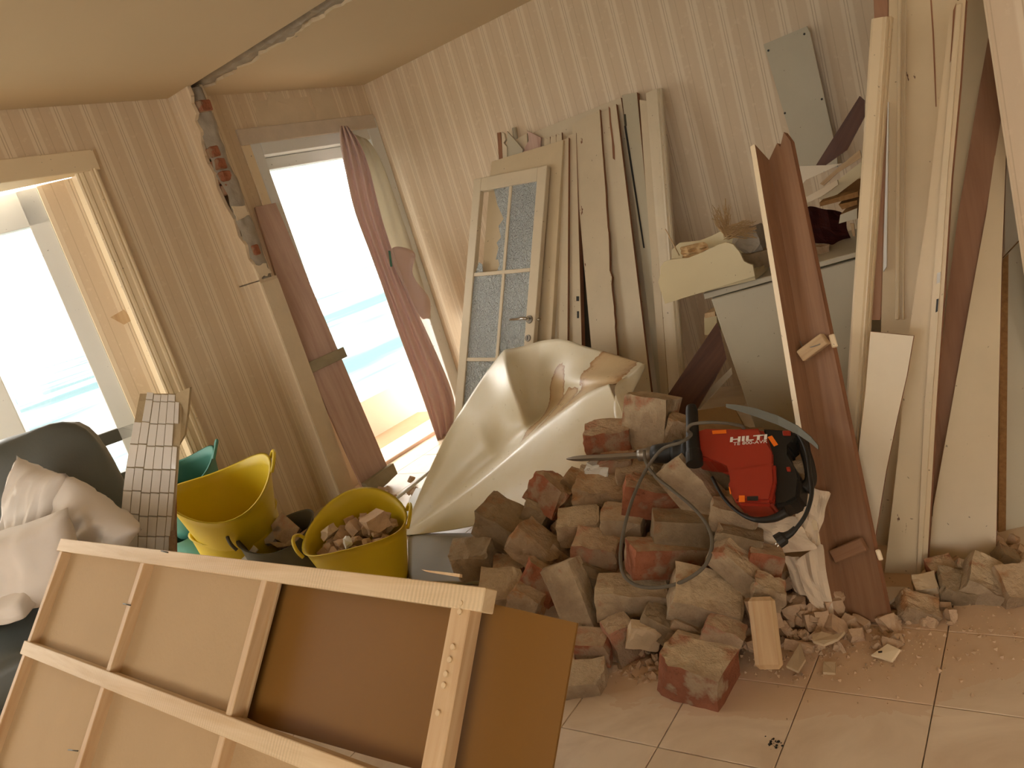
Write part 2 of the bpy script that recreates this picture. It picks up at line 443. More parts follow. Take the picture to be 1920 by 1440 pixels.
def m_pane():
    k = Mat('window_glass', 0.02)
    tr = k.n('ShaderNodeBsdfTransparent'); gl = k.n('ShaderNodeBsdfGlossy'); gl.inputs['Roughness'].default_value = 0.02
    mx = k.n('ShaderNodeMixShader'); mx.inputs[0].default_value = 0.07
    k.l(tr.outputs[0], mx.inputs[1]); k.l(gl.outputs[0], mx.inputs[2])
    k.l(mx.outputs[0], k.nt.nodes['Material Output'].inputs['Surface'])
    return k.m
M['pane'] = m_pane()
def m_frost():
    k = Mat('cathedral_glass', 0.08, 0.6)
    v = k.coord()
    k.color(lin(236, 241, 238))
    k.b.inputs['Transmission Weight'].default_value = 0.28
    k.b.inputs['IOR'].default_value = 1.45
    k.bump(k.noise(k.coord(scale=(1, 0.5, 1)), 75, 2, 0.5, 1.2), 1.0, 0.06)
    return k.m
M['frost'] = m_frost()
def m_sea():
    k = Mat('sea', 0.2, 0.5)
    band = k.noise(k.coord('World', scale=(0.008, 0.0016, 1)), 3.0, 5, 0.62)
    k.color(k.mix(band, lin(74, 100, 104), lin(104, 126, 130)))
    k.rough(k.ramp(band, [(0.42, 0.75), (0.55, 0.1)]))
    k.l(k.ramp(band, [(0.42, 0.02), (0.56, 0.5)]), k.b.inputs['Specular IOR Level'])   # wind-ruffled lanes mirror less of the sky
    k.bump(k.noise(k.coord('World', scale=(0.5, 0.12, 1)), 2.0, 5, 0.7), 0.5, 0.3)
    return k.m
M['sea'] = m_sea()

# ================================================================ THE ROOM
XW, YB, ZC = -4.17, 4.58, 2.67            # window wall, back wall, ceiling
YP0, YP1 = 2.92, 3.05                     # front and back face of the pulled-down brick partition
def st(o): o['kind'] = 'structure'; return o
# floor: bed with a loose grid of tiles
floor = st(box('floor', (-5.4, -3.6, -0.16), (3.2, 4.8, -0.012), M['grout']))
T, X0, Y0 = 0.32, -0.43, 2.123
bm = bmesh.new(); bmesh.ops.create_cube(bm, size=1)
for v in bm.verts: v.co = V((v.co.x*(T-0.003), v.co.y*(T-0.003), v.co.z*0.012))
bmesh.ops.bevel(bm, geom=[e for e in bm.edges if all(v.co.z > 0 for v in e.verts)], offset=0.0015, segments=1, affect='EDGES')
tme = bpy.data.meshes.new('floor_tile'); bm.to_mesh(tme); bm.free(); tme.materials.append(M['tile_floor'])
for i in range(-13, 6):
    for j in range(-9, 9):
        cx, cy = X0+(i+0.5)*T, Y0+(j+0.5)*T
        if cx > 1.7: continue
        if cx > -0.1 and cy > YP0: continue
        o = bpy.data.objects.new('floor_tile', tme); COL.objects.link(o); o.parent = floor
        o.matrix_local = WORLD[floor.name].inverted() @ Matrix.Translation((cx, cy, -0.006 + random.uniform(-0.0006, 0.0004)))
# ceiling in two slabs with the ragged gap of the partition between them
rng = random.Random(3)
edge_b = [V((-4.2+0.035*i, YP1+0.045+0.045*noise.noise(V((i*0.31, 4.2, 0)))+rng.uniform(-0.012, 0.02), ZC)) for i in range(214)]
edge_f = [V((-4.2+0.2*i, YP0+0.02+0.012*noise.noise(V((i*0.4, 9.2, 0))), ZC)) for i in range(38)]
ceil = st(plate('ceiling', [V((-4.4, -3.6, ZC))] + edge_f + [V((3.2, YP0+0.02, ZC)), V((3.2, -3.6, ZC))], 0.12, M['ceiling'], dirv=V((0, 0, 0.12))))
plate('ceiling_panel', edge_b + [V((3.3, YP1, ZC)), V((3.3, 4.8, ZC)), V((-4.4, 4.8, ZC)), V((-4.4, YP1, ZC))], 0.12, M['ceiling'], ceil, dirv=V((0, 0, 0.12)))
rows = []
for i in range(150):
    x = -4.2+0.05*i
    rows.append([V((x, YP0-0.02+0.046*j, ZC+(0.045 if j < 3 else 0.002)+0.022*(0.5+noise.noise(V((x*9, j*1.7, 1.1))))+0.012*noise.noise(V((x*31, j, 4))))) for j in range(6)])
grid_surf('mortar_groove', rows, M['mortar'], ceil, 0, False)
for i in range(14):
    x = -3.7+0.27*i+rng.uniform(-0.03, 0.03)
    o = box('brick_stub', (x, YP0+0.025, ZC+0.012), (x+rng.uniform(0.1, 0.2), YP1-0.07, ZC+0.08), M['brick_red'], ceil, 0.008)
# back wall and window wall
st(box('wall_back', (-4.6, YB, -0.1), (3.2, YB+0.15, ZC+0.1), M['paper_x']))
ww = st(box('wall_left', (XW-0.22, 2.33, -0.1), (XW, 3.37, ZC+0.1), M['paper_y']))
box('wall_over_door', (XW-0.22, 3.37, 2.42), (XW, YB, ZC+0.1), M['paper_y'], ww)
box('wall_over_bay', (XW-0.22, -3.6, 2.36), (XW, 2.33, ZC+0.1), M['paper_y'], ww)
box('wall_pier', (XW-0.22, -3.6, -0.1), (XW, -0.6, 2.36), M['paper_y'], ww)
# torn wallpaper shows cream plaster above the balcony door
for i, (y0, y1, z0, z1) in enumerate([(3.47, 4.02, 2.43, 2.62), (3.98, 4.24, 2.43, 2.66), (3.62, 3.8, 2.58, 2.66)]):
    rp = [V((XW+0.003+0.001*i, y0, z0)), V((XW+0.003+0.001*i, y1, z0)), V((XW+0.003+0.001*i, y1-0.03, z1)), V((XW+0.003+0.001*i, y0+0.04, z1))]
    plate('bare_plaster_patch', rag(rp, 0.03, 0.04, rng), 0.002, M['plaster'], ww)
lt = bar('lintel', V((XW+0.0, 3.30, 2.40)), V((XW+0.0, 4.56, 2.40)), 0.10, 0.02, M['old_plank'], ww, V((1, 0, 0)), 0.004)
lt.data.materials[0] = m_plain('dusty_lintel', lin(222, 206, 184), 0.9, 0.1, 0.3, 9, 0.4, 40)
# left stub of the partition: wallpapered face, plastered end below, broken brick end above
pw = st(box('wall_partition_left', (XW, YP0, -0.05), (-3.955, YP1, 1.52), M['paper_x'], None))
box('end_plaster', (-3.956, YP0+0.002, -0.05), (-3.948, YP1-0.002, 1.5), M['plaster'], pw)
ragx = [(-3.955, 1.515), (-3.958, 1.60), (-3.985, 1.66), (-3.97, 1.74), (-4.0, 1.80), (-3.985, 1.90), (-4.015, 1.99), (-4.03, 2.10), (-4.01, 2.18), (-4.035, 2.26), (-4.02, 2.36), (-3.99, 2.42), (-4.0, 2.49), (-3.965, 2.52), (-3.975, 2.58), (-3.95, 2.62), (-3.955, ZC+0.02)]
fp = [V((XW, YP0, 1.515))] + [V((x, YP0, z)) for x, z in ragx] + [V((XW, YP0, ZC+0.02))]
plate('front_plaster', fp, 0.022, M['paper_x'], pw)
bp = [V((XW, YP1, 1.515))] + [V((x+0.04*noise.noise(V((z*5, 0, 3)))-0.03, YP1, z)) for x, z in ragx] + [V((XW, YP1, ZC+0.02))]
plate('rear_plaster', bp, 0.02, M['plaster'], pw, dirv=V((0, -0.02, 0)))
rows = []
for i in range(44):
    z = 1.50+i*0.0272
    xx = -3.965+0.022*noise.noise(V((z*6, 1, 0)))
    rows.append([V((xx+0.03*noise.noise(V((z*14, j*1.3, 5)))-(0.02 if j in (0, 4) else 0)-(0.02 if z > 2.1 and j < 3 else 0), YP0+0.012+0.027*j, z)) for j in range(5)])
grid_surf('mortar_core', rows, M['mortar'], pw, 1, True)
for z, y0, y1, x in [(2.56, 2.945, 3.03, -3.955), (2.30, 2.935, 2.99, -3.972), (2.225, 2.94, 3.0, -3.975), (2.15, 2.94, 3.01, -3.97), (2.08, 2.945, 3.0, -3.975), (1.70, 2.95, 3.0, -3.965)]:
    o = box('broken_brick', (x-0.1, y0, z-0.031), (x+rng.uniform(0, 0.015), y1, z+0.031), M['brick_red'], pw, 0.007)
    o.rotation_euler = (rng.uniform(-0.08, 0.08), rng.uniform(-0.08, 0.08), rng.uniform(-0.15, 0.15))
for z, s in [(1.57, 0.05), (1.93, 0.045)]:
    p = [V((-3.95, YP0-0.004, z-s)), V((-3.945, YP1-0.03, z-s*0.6)), V((-3.94, YP1-0.05, z+s*0.7)), V((-3.955, YP0, z+s))]
    plate('loose_plaster_flake', rag(p, 0.015, 0.02, rng), 0.006, M['plaster'], pw)
# right stub of the partition
pr = st(box('wall_partition_right', (-0.168, 2.90, -0.05), (3.2, YP1, ZC+0.1), M['paper_x']))
box('corner_bead', (-0.172, 2.897, -0.02), (-0.166, 2.905, ZC), M['plaster'], pr)
# behind the camera: unseen rest of the room, window openings sized for the fill light
wr = st(box('wall_right', (3.1, -3.6, -0.1), (3.25, -2.1, ZC+0.1), M['paper_y']))
box('wall_beyond_window', (3.1, -1.0, -0.1), (3.25, 4.8, ZC+0.1), M['paper_y'], wr)
box('wall_over_window', (3.1, -2.1, 2.25), (3.25, -1.0, ZC+0.1), M['paper_y'], wr)
box('wall_under_window', (3.1, -2.1, -0.1), (3.25, -1.0, 0.7), M['paper_y'], wr)
rear = st(box('wall_rear', (-4.4, -3.75, -0.1), (3.25, -3.6, 0.85), M['paper_x']))
box('wall_over_windows', (-4.4, -3.75, 2.35), (3.25, -3.6, ZC+0.1), M['paper_x'], rear)
for x0, x1 in ((-4.4, -2.2), (-0.2, 0.3), (2.3, 3.25)): box('wall_between_windows', (x0, -3.75, 0.85), (x1, -3.6, 2.35), M['paper_x'], rear)

# ---- balcony door (frame, jambs) and balcony
dr = st(thing('door_1', 'tall white framed balcony door opening with bright daylight beyond', None, (XW, 3.4, 0)))
def yb(name, y0, y1, z0, z1, x0, x1, mat): return box(name, (x0, y0, z0), (x1, y1, z1), mat, dr, 0.004)
yb('jamb', 3.37, 3.45, 0.0, 2.425, XW-0.20, XW+0.01, M['frame_white'])
yb('jamb', 4.46, 4.58, 0.0, 2.425, XW-0.20, XW+0.01, M['frame_white'])
yb('head', 3.452, 4.458, 2.272, 2.423, XW-0.20, XW+0.01, M['frame_white'])
yb('sash_head', 3.452, 4.458, 2.19, 2.27, XW-0.16, XW-0.08, M['frame_white'])
yb('sash_stile', 4.36, 4.46, 0.02, 2.19, XW-0.18, XW-0.13, M['frame_white'])
yb('threshold', 3.37, 4.55, -0.02, 0.025, XW-0.22, XW-0.02, M['balcony'])
yb('jamb_face', 3.30, 3.37, 0.0, 2.35, XW, XW+0.012, M['trim_cream'])
st(box('balcony_floor', (-5.0, 1.2, -0.12), (XW-0.2, 6.5, -0.015), M['balcony']))
st(box('balcony_parapet', (-5.12, 1.2, -0.12), (-4.98, 6.5, at(725, 727, x=-4.98).z), M['balcony'], bevel=0.01))
sea = st(box('sea', (-3000, -2500, -14.2), (-12, 2500, -14.0), M['sea']))

# ---- left bay: an angled window facet seen through the trimmed opening
A = V((XW-0.13, 2.27, 0)); fd = V((-0.50, -0.866, 0)).normalized(); fn = V((0.866, -0.50, 0)).normalized()
FP = (A, fn)
def fq(u, v): return on(u, v, FP)
zt = 2.33
st(plate('ceiling_bay', [V((XW+0.0, 2.33, zt)), V((XW, -0.6, zt)), V((XW-1.8, -2.2, zt)), V((A.x+0.05, A.y+0.1, zt))], 0.05, M['trim_cream'], dirv=V((0, 0, 0.05))))
gl = [fq(57, 424), fq(216, 805)]
def fx(p): return (p-A).dot(fd)
s_r = (fx(gl[0])+fx(gl[1]))/2                       # where the glass begins, measured along the facet
z_t, z_b = fq(57, 424).z, fq(216, 805).z
s_f = fx(fq(105, 440))                              # outer edge of the window frame
s_l = fx(fq(30, 770))                               # left edge of the first pane
def fpt(s, z, out=0): return A + fd*s + V((0, 0, z)) + fn*out
def fbox(name, s0, s1, z0, z1, o0, o1, mat, par, kind=None):
    pts = [fpt(s0, z0, o1), fpt(s1, z0, o1), fpt(s1, z1, o1), fpt(s0, z1, o1)]
    o = plate(name, pts, 0, mat, par, dirv=fn*(o0-o1), bevel=0.004)
    if kind: o['kind'] = kind
    return o
wl = fbox('wall_bay', -0.12, s_f, -0.1, zt, -0.12, 0.0, M['paper_y'], None, 'structure')
wl2 = fbox('wall_bay_sill', s_f, 2.4, -0.1, 0.30, -0.12, 0.0, M['paper_y'], None, 'structure')
wn = st(thing('window_1', 'tall white framed bay window behind the armchair', None, fpt(s_r, 0.3)))
fbox('stile', s_f, s_r, 0.30, zt, -0.10, -0.02, M['frame_white'], wn)
fbox('stile', s_l, s_l+0.13, 0.30, zt, -0.10, 0.0, M['frame_white'], wn)
fbox('stile', s_l+0.75, s_l+0.83, 0.30, zt, -0.10, 0.0, M['frame_white'], wn)
fbox('head', s_f, 2.2, z_t, zt, -0.10, -0.02, M['frame_white'], wn)
fbox('transom', s_f, 2.2, z_b-0.075, z_b, -0.10, -0.02, M['hinge'], wn)
fbox('transom', s_f, 2.2, z_b-0.30, z_b-0.25, -0.10, -0.02, M['hinge'], wn)
fbox('bottom_rail', s_f, 2.2, 0.30, 0.36, -0.10, -0.02, M['frame_white'], wn)
fbox('pane', s_r, s_l, z_b, z_t, -0.065, -0.06, M['pane'], wn)
fbox('pane', s_l+0.13, s_l+0.75, z_b, z_t, -0.065, -0.06, M['pane'], wn)
fbox('pane', s_r, s_l, z_b-0.25, z_b-0.075, -0.065, -0.06, M['pane'], wn)
# trim of the opening
tr = st(thing('trim_1', 'cream fluted casing around the bay opening', None, (XW, 2.33, 0)))
prof = [(-0.055, 0), (0.055, 0), (0.055, 0.02), (0.045, 0.024), (0.038, 0.018), (0.03, 0.024), (0.018, 0.024), (0.012, 0.017), (-0.012, 0.017), (-0.018, 0.024), (-0.03, 0.024), (-0.038, 0.018), (-0.045, 0.024), (-0.055, 0.02)]
bar('side_casing', V((XW, 2.275, 0)), V((XW, 2.275, 2.33)), 0.1, 0.02, M['trim_cream'], tr, V((1, -0.3, 0)), profile=prof)
bar('head_casing', V((XW, -0.7, 2.375)), V((XW, 2.345, 2.375)), 0.11, 0.03, M['trim_cream'], tr, V((1, 0, 0)), 0.003)
box('side_lining', (XW-0.14, 2.26, 0), (XW-0.0, 2.275, 2.33), M['trim_cream'], tr)

# ================================================================ LEANING DOORS AND BOARDS AT THE BACK WALL
def ext(pa, pb, z=0.012):
    """carry the edge pa->pb down to height z"""
    d = pb-pa
    return pa + d*((z-pa.z)/d.z)
def leaner(name, label, cat, TL, TR, LM, RM, pl, th, mat, edge=None, group=None, ragged=(), amp=0.012, bevel=0.0, zf=0.012, parent=None, seed=1):
    a, b = on(*TL, pl), on(*TR, pl)
    c, d = ext(b, on(*RM, pl), zf), ext(a, on(*LM, pl), zf)
    pts = [a, b, c, d]
    if ragged: pts = rag(pts, amp, 0.045, random.Random(seed), [i for i in range(4) if i not in ragged])
    o = plate(name, pts, th, mat, parent, along=(a-d), edge_mat=edge, bevel=bevel)
    if not parent: top(o, label, cat, group)
    return o
GB = None
# glazed door in front
pl = lean(3.42, 4.26, 1.72)
a, b = on(888, 336, pl), on(1028, 281, pl)
ld = (a-on(862, 647, pl)).normalized(); nrm = pl[1] if pl[1].y < 0 else -pl[1]
wdir = (b-a); wdir = (wdir-ld*wdir.dot(ld)); W_ = wdir.length; wdir.normalize()
Hd = (a.z-0.012)/ld.z
base = a - ld*Hd
gd = thing('glazed_door', 'white interior door with patterned glass panes, one smashed, leaning foremost in the stack', 'door', base)
def gp(x, y, o=0): return a + wdir*x - ld*y + nrm*o
def uvp(u, v):
    p = on(u, v, pl)-a
    return p.dot(wdir), -p.dot(ld)
def gbox(name, x0, x1, y0, y1, o0, o1, mat, par=gd, bev=0.003):
    return plate(name, [gp(x0, y0, o1), gp(x1, y0, o1), gp(x1, y1, o1), gp(x0, y1, o1)], 0, mat, par, along=ld, bevel=bev, dirv=nrm*(o0-o1))
xl, yt = uvp(900.5, 358); xr = uvp(1007.7, 318.5)[0]; xm = uvp(957, 338)[0]
yr1 = uvp(940, 510)[1]; rh = yr1-yt
gbox('stile', 0, xl, 0, Hd, -0.04, 0, M['white'])
gbox('stile', xr, W_, 0, Hd, -0.04, 0, M['white'])
gbox('top_rail', xl, xr, 0, yt, -0.04, 0, M['white'])
ybot = yt+3*rh
gbox('bottom_panel', xl, xr, ybot, Hd, -0.035, -0.006, M['white'])
gbox('muntin', xm-0.012, xm+0.012, yt, ybot, -0.028, -0.004, M['white'])
for r in (1, 2): gbox('muntin', xl, xr, yt+r*rh-0.012, yt+r*rh+0.012, -0.030, -0.003, M['white'])
for r in range(3):
    for cc, (x0, x1) in enumerate(((xl, xm-0.012), (xm+0.012, xr))):
        y0, y1 = yt+r*rh+(0.012 if r else 0), yt+(r+1)*rh-0.012
        if r == 0 and cc == 0:
            ww_ = x1-x0
            P2 = [(0.45, 0), (1, 0), (1, 1), (0.80, 1), (0.86, 0.93), (0.80, 0.86), (0.72, 0.86), (0.78, 0.72), (0.70, 0.66), (0.84, 0.60), (0.72, 0.46), (0.88, 0.38), (0.62, 0.20)]
            o = plate('glass_shard', [gp(x0+p*ww_, y0+q*(y1-y0), -0.012) for p, q in P2], 0.004, M['frost'], gd, along=ld); o['label'] = 'jagged remains of the smashed top pane'
            plate('glass_shard', [gp(x0+p*ww_, y0+q*(y1-y0), -0.012) for p, q in [(0.02, 1), (0.3, 1), (0.24, 0.9), (0.12, 0.87)]], 0.004, M['frost'], gd, along=ld)
            continue
        gbox('glass_pane', x0, x1, y0, y1, -0.018, -0.012, M['frost'], bev=0)
hx, hy = uvp(993, 599)
hd = tube('handle', [gp(hx, hy, 0.0), gp(hx, hy, 0.035), gp(hx-0.02, hy, 0.045), gp(hx-0.06, hy+0.004, 0.045), gp(hx-0.125, hy+0.004, 0.042)], [0.011, 0.011, 0.010, 0.009, 0.007], M['chrome'], gd, 10); hd['label'] = 'chrome lever handle'
def disc(name, c, n, r, t, mat, par, seg=20, sx=1.0, ax=None):
    z = n.normalized(); y = ((ax or V((0, 0, 1)))-z*(ax or V((0, 0, 1))).dot(z)).normalized(); x = y.cross(z)
    bm = bmesh.new(); bmesh.ops.create_cone(bm, cap_ends=True, segments=seg, radius1=r, radius2=r*0.92, depth=t)
    for v in bm.verts: v.co.x *= sx
    return from_bm(name, bm, mat, par, frame_of(c, x, y, z))
disc('rosette', gp(hx, hy, 0.004), nrm, 0.026, 0.008, M['steel'], gd, ax=ld)
kx, ky = uvp(990, 634)
ks = disc('keyhole_plate', gp(kx, ky, 0.003), nrm, 0.022, 0.006, M['steel'], gd, ax=ld)
plate('keyhole', [gp(kx-0.004, ky-0.012, 0.0068), gp(kx+0.004, ky-0.012, 0.0068), gp(kx+0.003, ky+0.012, 0.0068), gp(kx-0.003, ky+0.012, 0.0068)], 0.001, M['black'], ks, along=ld)
tube('spindle_knob', [gp(W_, hy-0.002, -0.02), gp(W_+0.012, hy-0.002, -0.02), gp(W_+0.022, hy-0.002, -0.02)], [0.006, 0.012, 0.009], M['chrome'], gd, 10)
# boards and leaves behind it, front to back
P_ = lambda dy, z1=1.80, y1=4.32: lean(3.50+dy, y1+dy*0.25, z1)
G = 'boards leaning on the striped wall'
leaner('flush_door', 'plain cream flush door standing right behind the glazed door', 'door', (921, 303), (1056, 262), (893, 640), (1034, 630), lean(3.52, 4.33, 1.74), 0.038, M['cream'], group=G, bevel=0.002)
leaner('door_casing', 'narrow white casing board with brown broken edge beside the cream flush door', 'casing', (1046, 266), (1066, 258), (1045, 640), (1064, 640), lean(3.58, 4.36, 1.76), 0.02, M['white_chip'], M['raw_edge'], G, ragged=(0,))
o = leaner('door_leaf', 'white door leaf with two lock slots in its edge, beside the narrow casing', 'door', (1066, 254), (1080, 249), (1064, 640), (1091, 660), lean(3.62, 4.39, 1.78), 0.04, M['white_chip'], M['raw_edge'], G)
pl2 = lean(3.62, 4.39, 1.78)
for (u, v, w2, h2) in ((1083, 560, 5, 9), (1083.6, 590, 3.5, 13)):
    plate('lock_slot', [on(u-w2/2, v-h2/2, shift(pl2, 0.002)), on(u+w2/2, v-h2/2, shift(pl2, 0.002)), on(u+w2/2, v+h2/2, shift(pl2, 0.002)), on(u-w2/2, v+h2/2, shift(pl2, 0.002))], 0.002, M['black'], o)
pl3 = lean(3.72, 4.42, 1.80)
t2 = thing('glazed_door', 'second glazed door, only a strip of its glass showing between white boards', 'door', ext(on(1100, 300, pl3), on(1104, 600, pl3)))
plate('stile', [on(1078, 300, pl3), on(1092, 300, pl3), ext(on(1092, 300, pl3), on(1112, 655, pl3)), ext(on(1078, 300, pl3), on(1096, 655, pl3))], 0.035, M['hinge'], t2)
plate('glass_pane', [on(1084, 440, shift(pl3, -0.01)), on(1104, 440, shift(pl3, -0.01)), on(1120, 700, shift(pl3, -0.01)), on(1092, 700, shift(pl3, -0.01))], 0.006, M['frost'], t2)
plate('muntin', [on(1086, 600, pl3), on(1106, 596, pl3), on(1107, 606, pl3), on(1086, 610, pl3)], 0.02, M['hinge'], t2)
o = leaner('wide_board', 'wide white board with a ragged right edge, upright in the middle of the stack', 'board', (1072, 233), (1124, 205), (1109, 655), (1158, 672), lean(3.66, 4.42, 1.84), 0.022, M['white_chip'], M['raw_edge'], G, ragged=(0, 1), amp=0.014, seed=4)
o = leaner('split_board', 'white board with a long brown split near its top', 'board', (1122, 212), (1155, 195), (1160, 700), (1223, 752), lean(3.74, 4.45, 1.86), 0.022, M['white'], M['raw_edge'], G, ragged=(0,), seed=6)
pls = shift(lean(3.74, 4.45, 1.86), 0.002)
cr = [(1141, 199), (1144, 203), (1146, 230), (1152, 275), (1153, 300), (1149, 297), (1147, 262), (1143, 232)]
plate('split', [on(*p, pls) for p in cr], 0.001, M['raw_edge'], o)
leaner('back_panel', 'broad white panel behind the whole stack, its top edge sloping up to the right', 'panel', (1000, 248), (1164, 183), (985, 640), (1212, 480), lean(4.0, 4.53, 1.95), 0.02, M['white'], M['raw_edge'], G)
leaner('hinged_board', 'long white door edge with a dark hinge gap, third from the moulded architrave', 'board', (1166, 179), (1194, 173), (1212, 560), (1240, 664), lean(3.86, 4.50, 1.92), 0.035, M['grey_paint'], M['raw_edge'], G)
plh = shift(lean(3.86, 4.50, 1.92), 0.002)
o = bpy.data.objects['hinged_board']
plate('hinge_gap', [on(1170, 236, plh), on(1174, 236, plh), on(1209, 465, plh), on(1206, 465, plh)], 0.001, M['black'], o)
plate('hinge_leaf', [on(1169, 214, plh), on(1173, 214, plh), on(1175, 236, plh), on(1171, 236, plh)], 0.002, M['hinge'], o)
leaner('splintered_strip', 'thin white strip with bare orange wood along its left edge, beside the architrave', 'board', (1199, 187), (1213, 189), (1226, 560), (1240, 560), lean(3.84, 4.47, 1.90), 0.02, M['white_chip'], M['pine_clean'], G, ragged=(0, 3), amp=0.006)
pla = lean(3.80, 4.44, 1.93)
ta, tb = on(1226, 170, pla), ext(on(1226, 170, pla), on(1264, 665, pla))
wd = (on(1240, 178, pla)-on(1212, 172, pla)).length
o = bar('architrave', tb, ta, wd, 0.03, M['white'], None, pla[1] if pla[1].y < 0 else -pla[1], profile=[(-wd/2, -0.02), (wd/2, -0.02), (wd/2, 0.004), (wd*0.42, 0.012), (wd*0.36, 0.006), (wd*0.26, 0.016), (wd*0.16, 0.012), (wd*0.05, 0.012), (-wd*0.3, 0.006), (-wd/2, 0.0)])
top(o, 'moulded white architrave with an angled top, rightmost of the stack by the wall', 'architrave', G)
# bits of moulding dropped in behind the cream door
pz = lean(4.1, 4.5, 1.95)
def scrap(name, label, cat, px, plane_, th, mat, edge=None, group=None, along=None):
    o = plate(name, [on(*p, plane_) for p in px], th, mat, None, edge_mat=edge, along=along); top(o, label, cat, group); return o
scrap('brown_strip', 'short brown wooden strip poking up left of the torn mouldings', 'scrap wood', [(932, 249), (938, 248), (945, 320), (937, 322)], pz, 0.012, M['raw_edge'])
scrap('moulding_piece', 'short white hooked moulding standing behind the cream flush door', 'moulding', [(940, 247), (945, 250), (948, 262), (944, 268), (950, 275), (951, 320), (944, 320)], shift(pz, 0.02), 0.02, M['white'])
scrap('bent_panel', 'grey bent sheet corner above the cream flush door', 'sheet', [(951, 246), (980, 280), (976, 320), (950, 320)], shift(pz, 0.01), 0.01, M['grey_paint'])
scrap('white_offcut', 'small white offcut leaning in the gap behind the bent sheet', 'offcut', [(966, 262), (988, 250), (990, 300), (968, 300)], shift(pz, -0.03), 0.015, M['white'])
tube_o = tube('pipe_end', [on(964, 240, shift(pz, -0.05)), on(967, 262, shift(pz, -0.05)), on(973, 330, shift(pz, -0.05))], 0.016, M['grey_paint'], None, 12)
top(tube_o, 'stub of grey pipe poking up against the striped wall', 'pipe')
scrap('brown_offcut', 'dark triangular brown offcut above the cream flush door', 'offcut', [(988, 245), (1014, 258), (1012, 300), (972, 300), (992, 262)], shift(pz, 0.0), 0.012, M['old_plank'])
for i, (u, v) in enumerate([(1026, 258), (1037, 254), (1048, 250)]):
    scrap('moulding_end', 'broken white moulding end in the row above the cream door', 'moulding', [(u-5, v+9), (u-4, v), (u+1, v+3), (u+5, v-2), (u+7, v+40), (u-4, v+44)], lean(3.66+0.02*i, 4.40, 1.78), 0.015, M['white_chip'], M['raw_edge'], 'broken moulding ends')

# ================================================================ BALCONY DOOR: CURTAIN AND PLANK
cl = [(637, 236), (637, 268), (644, 305), (653, 345), (664, 398), (690, 462), (720, 545), (746, 622), (777, 702), (802, 772), (824, 838)]
cr_ = [(652, 236), (676, 268), (690, 305), (700, 345), (712, 398), (732, 462), (764, 545), (800, 622), (836, 702), (858, 760), (850, 838)]
rows = []
for i, (l, r) in enumerate(zip(cl, cr_)):
    row = []
    for j in range(13):
        t = j/12
        u, v = l[0]+(r[0]-l[0])*t, l[1]+(r[1]-l[1])*t
        x = XW+0.10 + 0.02*i/10 + (0.03+0.012*i/10)*math.sin(j*1.62+0.25*i) + 0.012*noise.noise(V((i*0.7, j*0.9, 2)))
        row.append(at(u, v, x=x))
    rows.append(row)
cu = thing('curtain', 'long pink curtain bunched down the right side of the balcony door', 'curtain', at(835, 838, x=XW+0.12))
grid_surf('cloth', rows, M['curtain'], cu, 2, True, 0.003)
fl = [[(730, 462), (752, 462), (772, 468), (782, 478)], [(733, 490), (752, 488), (768, 492), (774, 498)], [(752, 525), (764, 520), (770, 518), (771, 517)], [(758, 540), (772, 536), (786, 540), (796, 546)], [(776, 570), (788, 560), (800, 560), (809, 562)], [(790, 600), (796, 598), (802, 597), (806, 598)]]
o = grid_surf('turned_hem', [[at(u, v, x=XW+0.13+0.02*math.sin(j*2.1+i)) for j, (u, v) in enumerate(r)] for i, r in enumerate(fl)], M['curtain'], cu, 2, True, 0.003)
o['label'] = 'paler turned-back hem of the pink curtain'
plate('green_tag', [at(728, 470, x=XW+0.17), at(732, 470, x=XW+0.17), at(736, 500, x=XW+0.17), at(732, 500, x=XW+0.17)], 0.001, M['green'], cu)
nl = [(660, 250), (680, 290), (700, 350), (716, 410), (728, 465), (745, 520), (770, 590)]
nr = [(690, 262), (712, 292), (733, 350), (754, 410), (775, 470), (792, 530), (812, 600)]
rows = [[at(l[0]+(r[0]-l[0])*j/6, l[1]+(r[1]-l[1])*j/6, x=XW+0.05+0.012*math.sin(j*1.9+i*0.3)) for j in range(7)] for i, (l, r) in enumerate(zip(nl, nr))]
o = grid_surf('curtain_lining', rows, M['net'], None, 2, True, 0.003); top(o, 'off-white lining hanging behind the pink curtain beside the back wall', 'curtain')
# red-brown plank leaning at the left jamb
ppl = (V((-3.81, 3.2, 0)), V((1, -0.25, 0.16)).normalized())
pk = thing('cleated_plank', 'old red-brown plank with two mortar-crusted cleats leaning in the balcony doorway', 'plank', on(700, 905, ppl))
plate('board', [on(478, 388, ppl), on(517, 380, ppl), on(627, 640, ppl), on(731, 885, ppl), on(680, 915, ppl), on(556, 640, ppl)], 0.025, M['old_plank'], pk, bevel=0.002)
pq = shift(ppl, 0.001)
cleat_m = m_plain('crusted_cleat', lin(180, 166, 136), 0.95, 0.1, 0.5, 14, 0.7, 40)
plate('cleat', [on(572, 682, shift(ppl, 0.03)), on(644, 650, shift(ppl, 0.03)), on(652, 668, shift(ppl, 0.03)), on(584, 700, shift(ppl, 0.03))], 0.03, cleat_m, pk, bevel=0.003)
plate('cleat', [on(684, 906, shift(ppl, 0.06)), on(738, 868, shift(ppl, 0.06)), on(746, 888, shift(ppl, 0.06)), on(702, 930, shift(ppl, 0.06))], 0.06, cleat_m, pk, bevel=0.003)
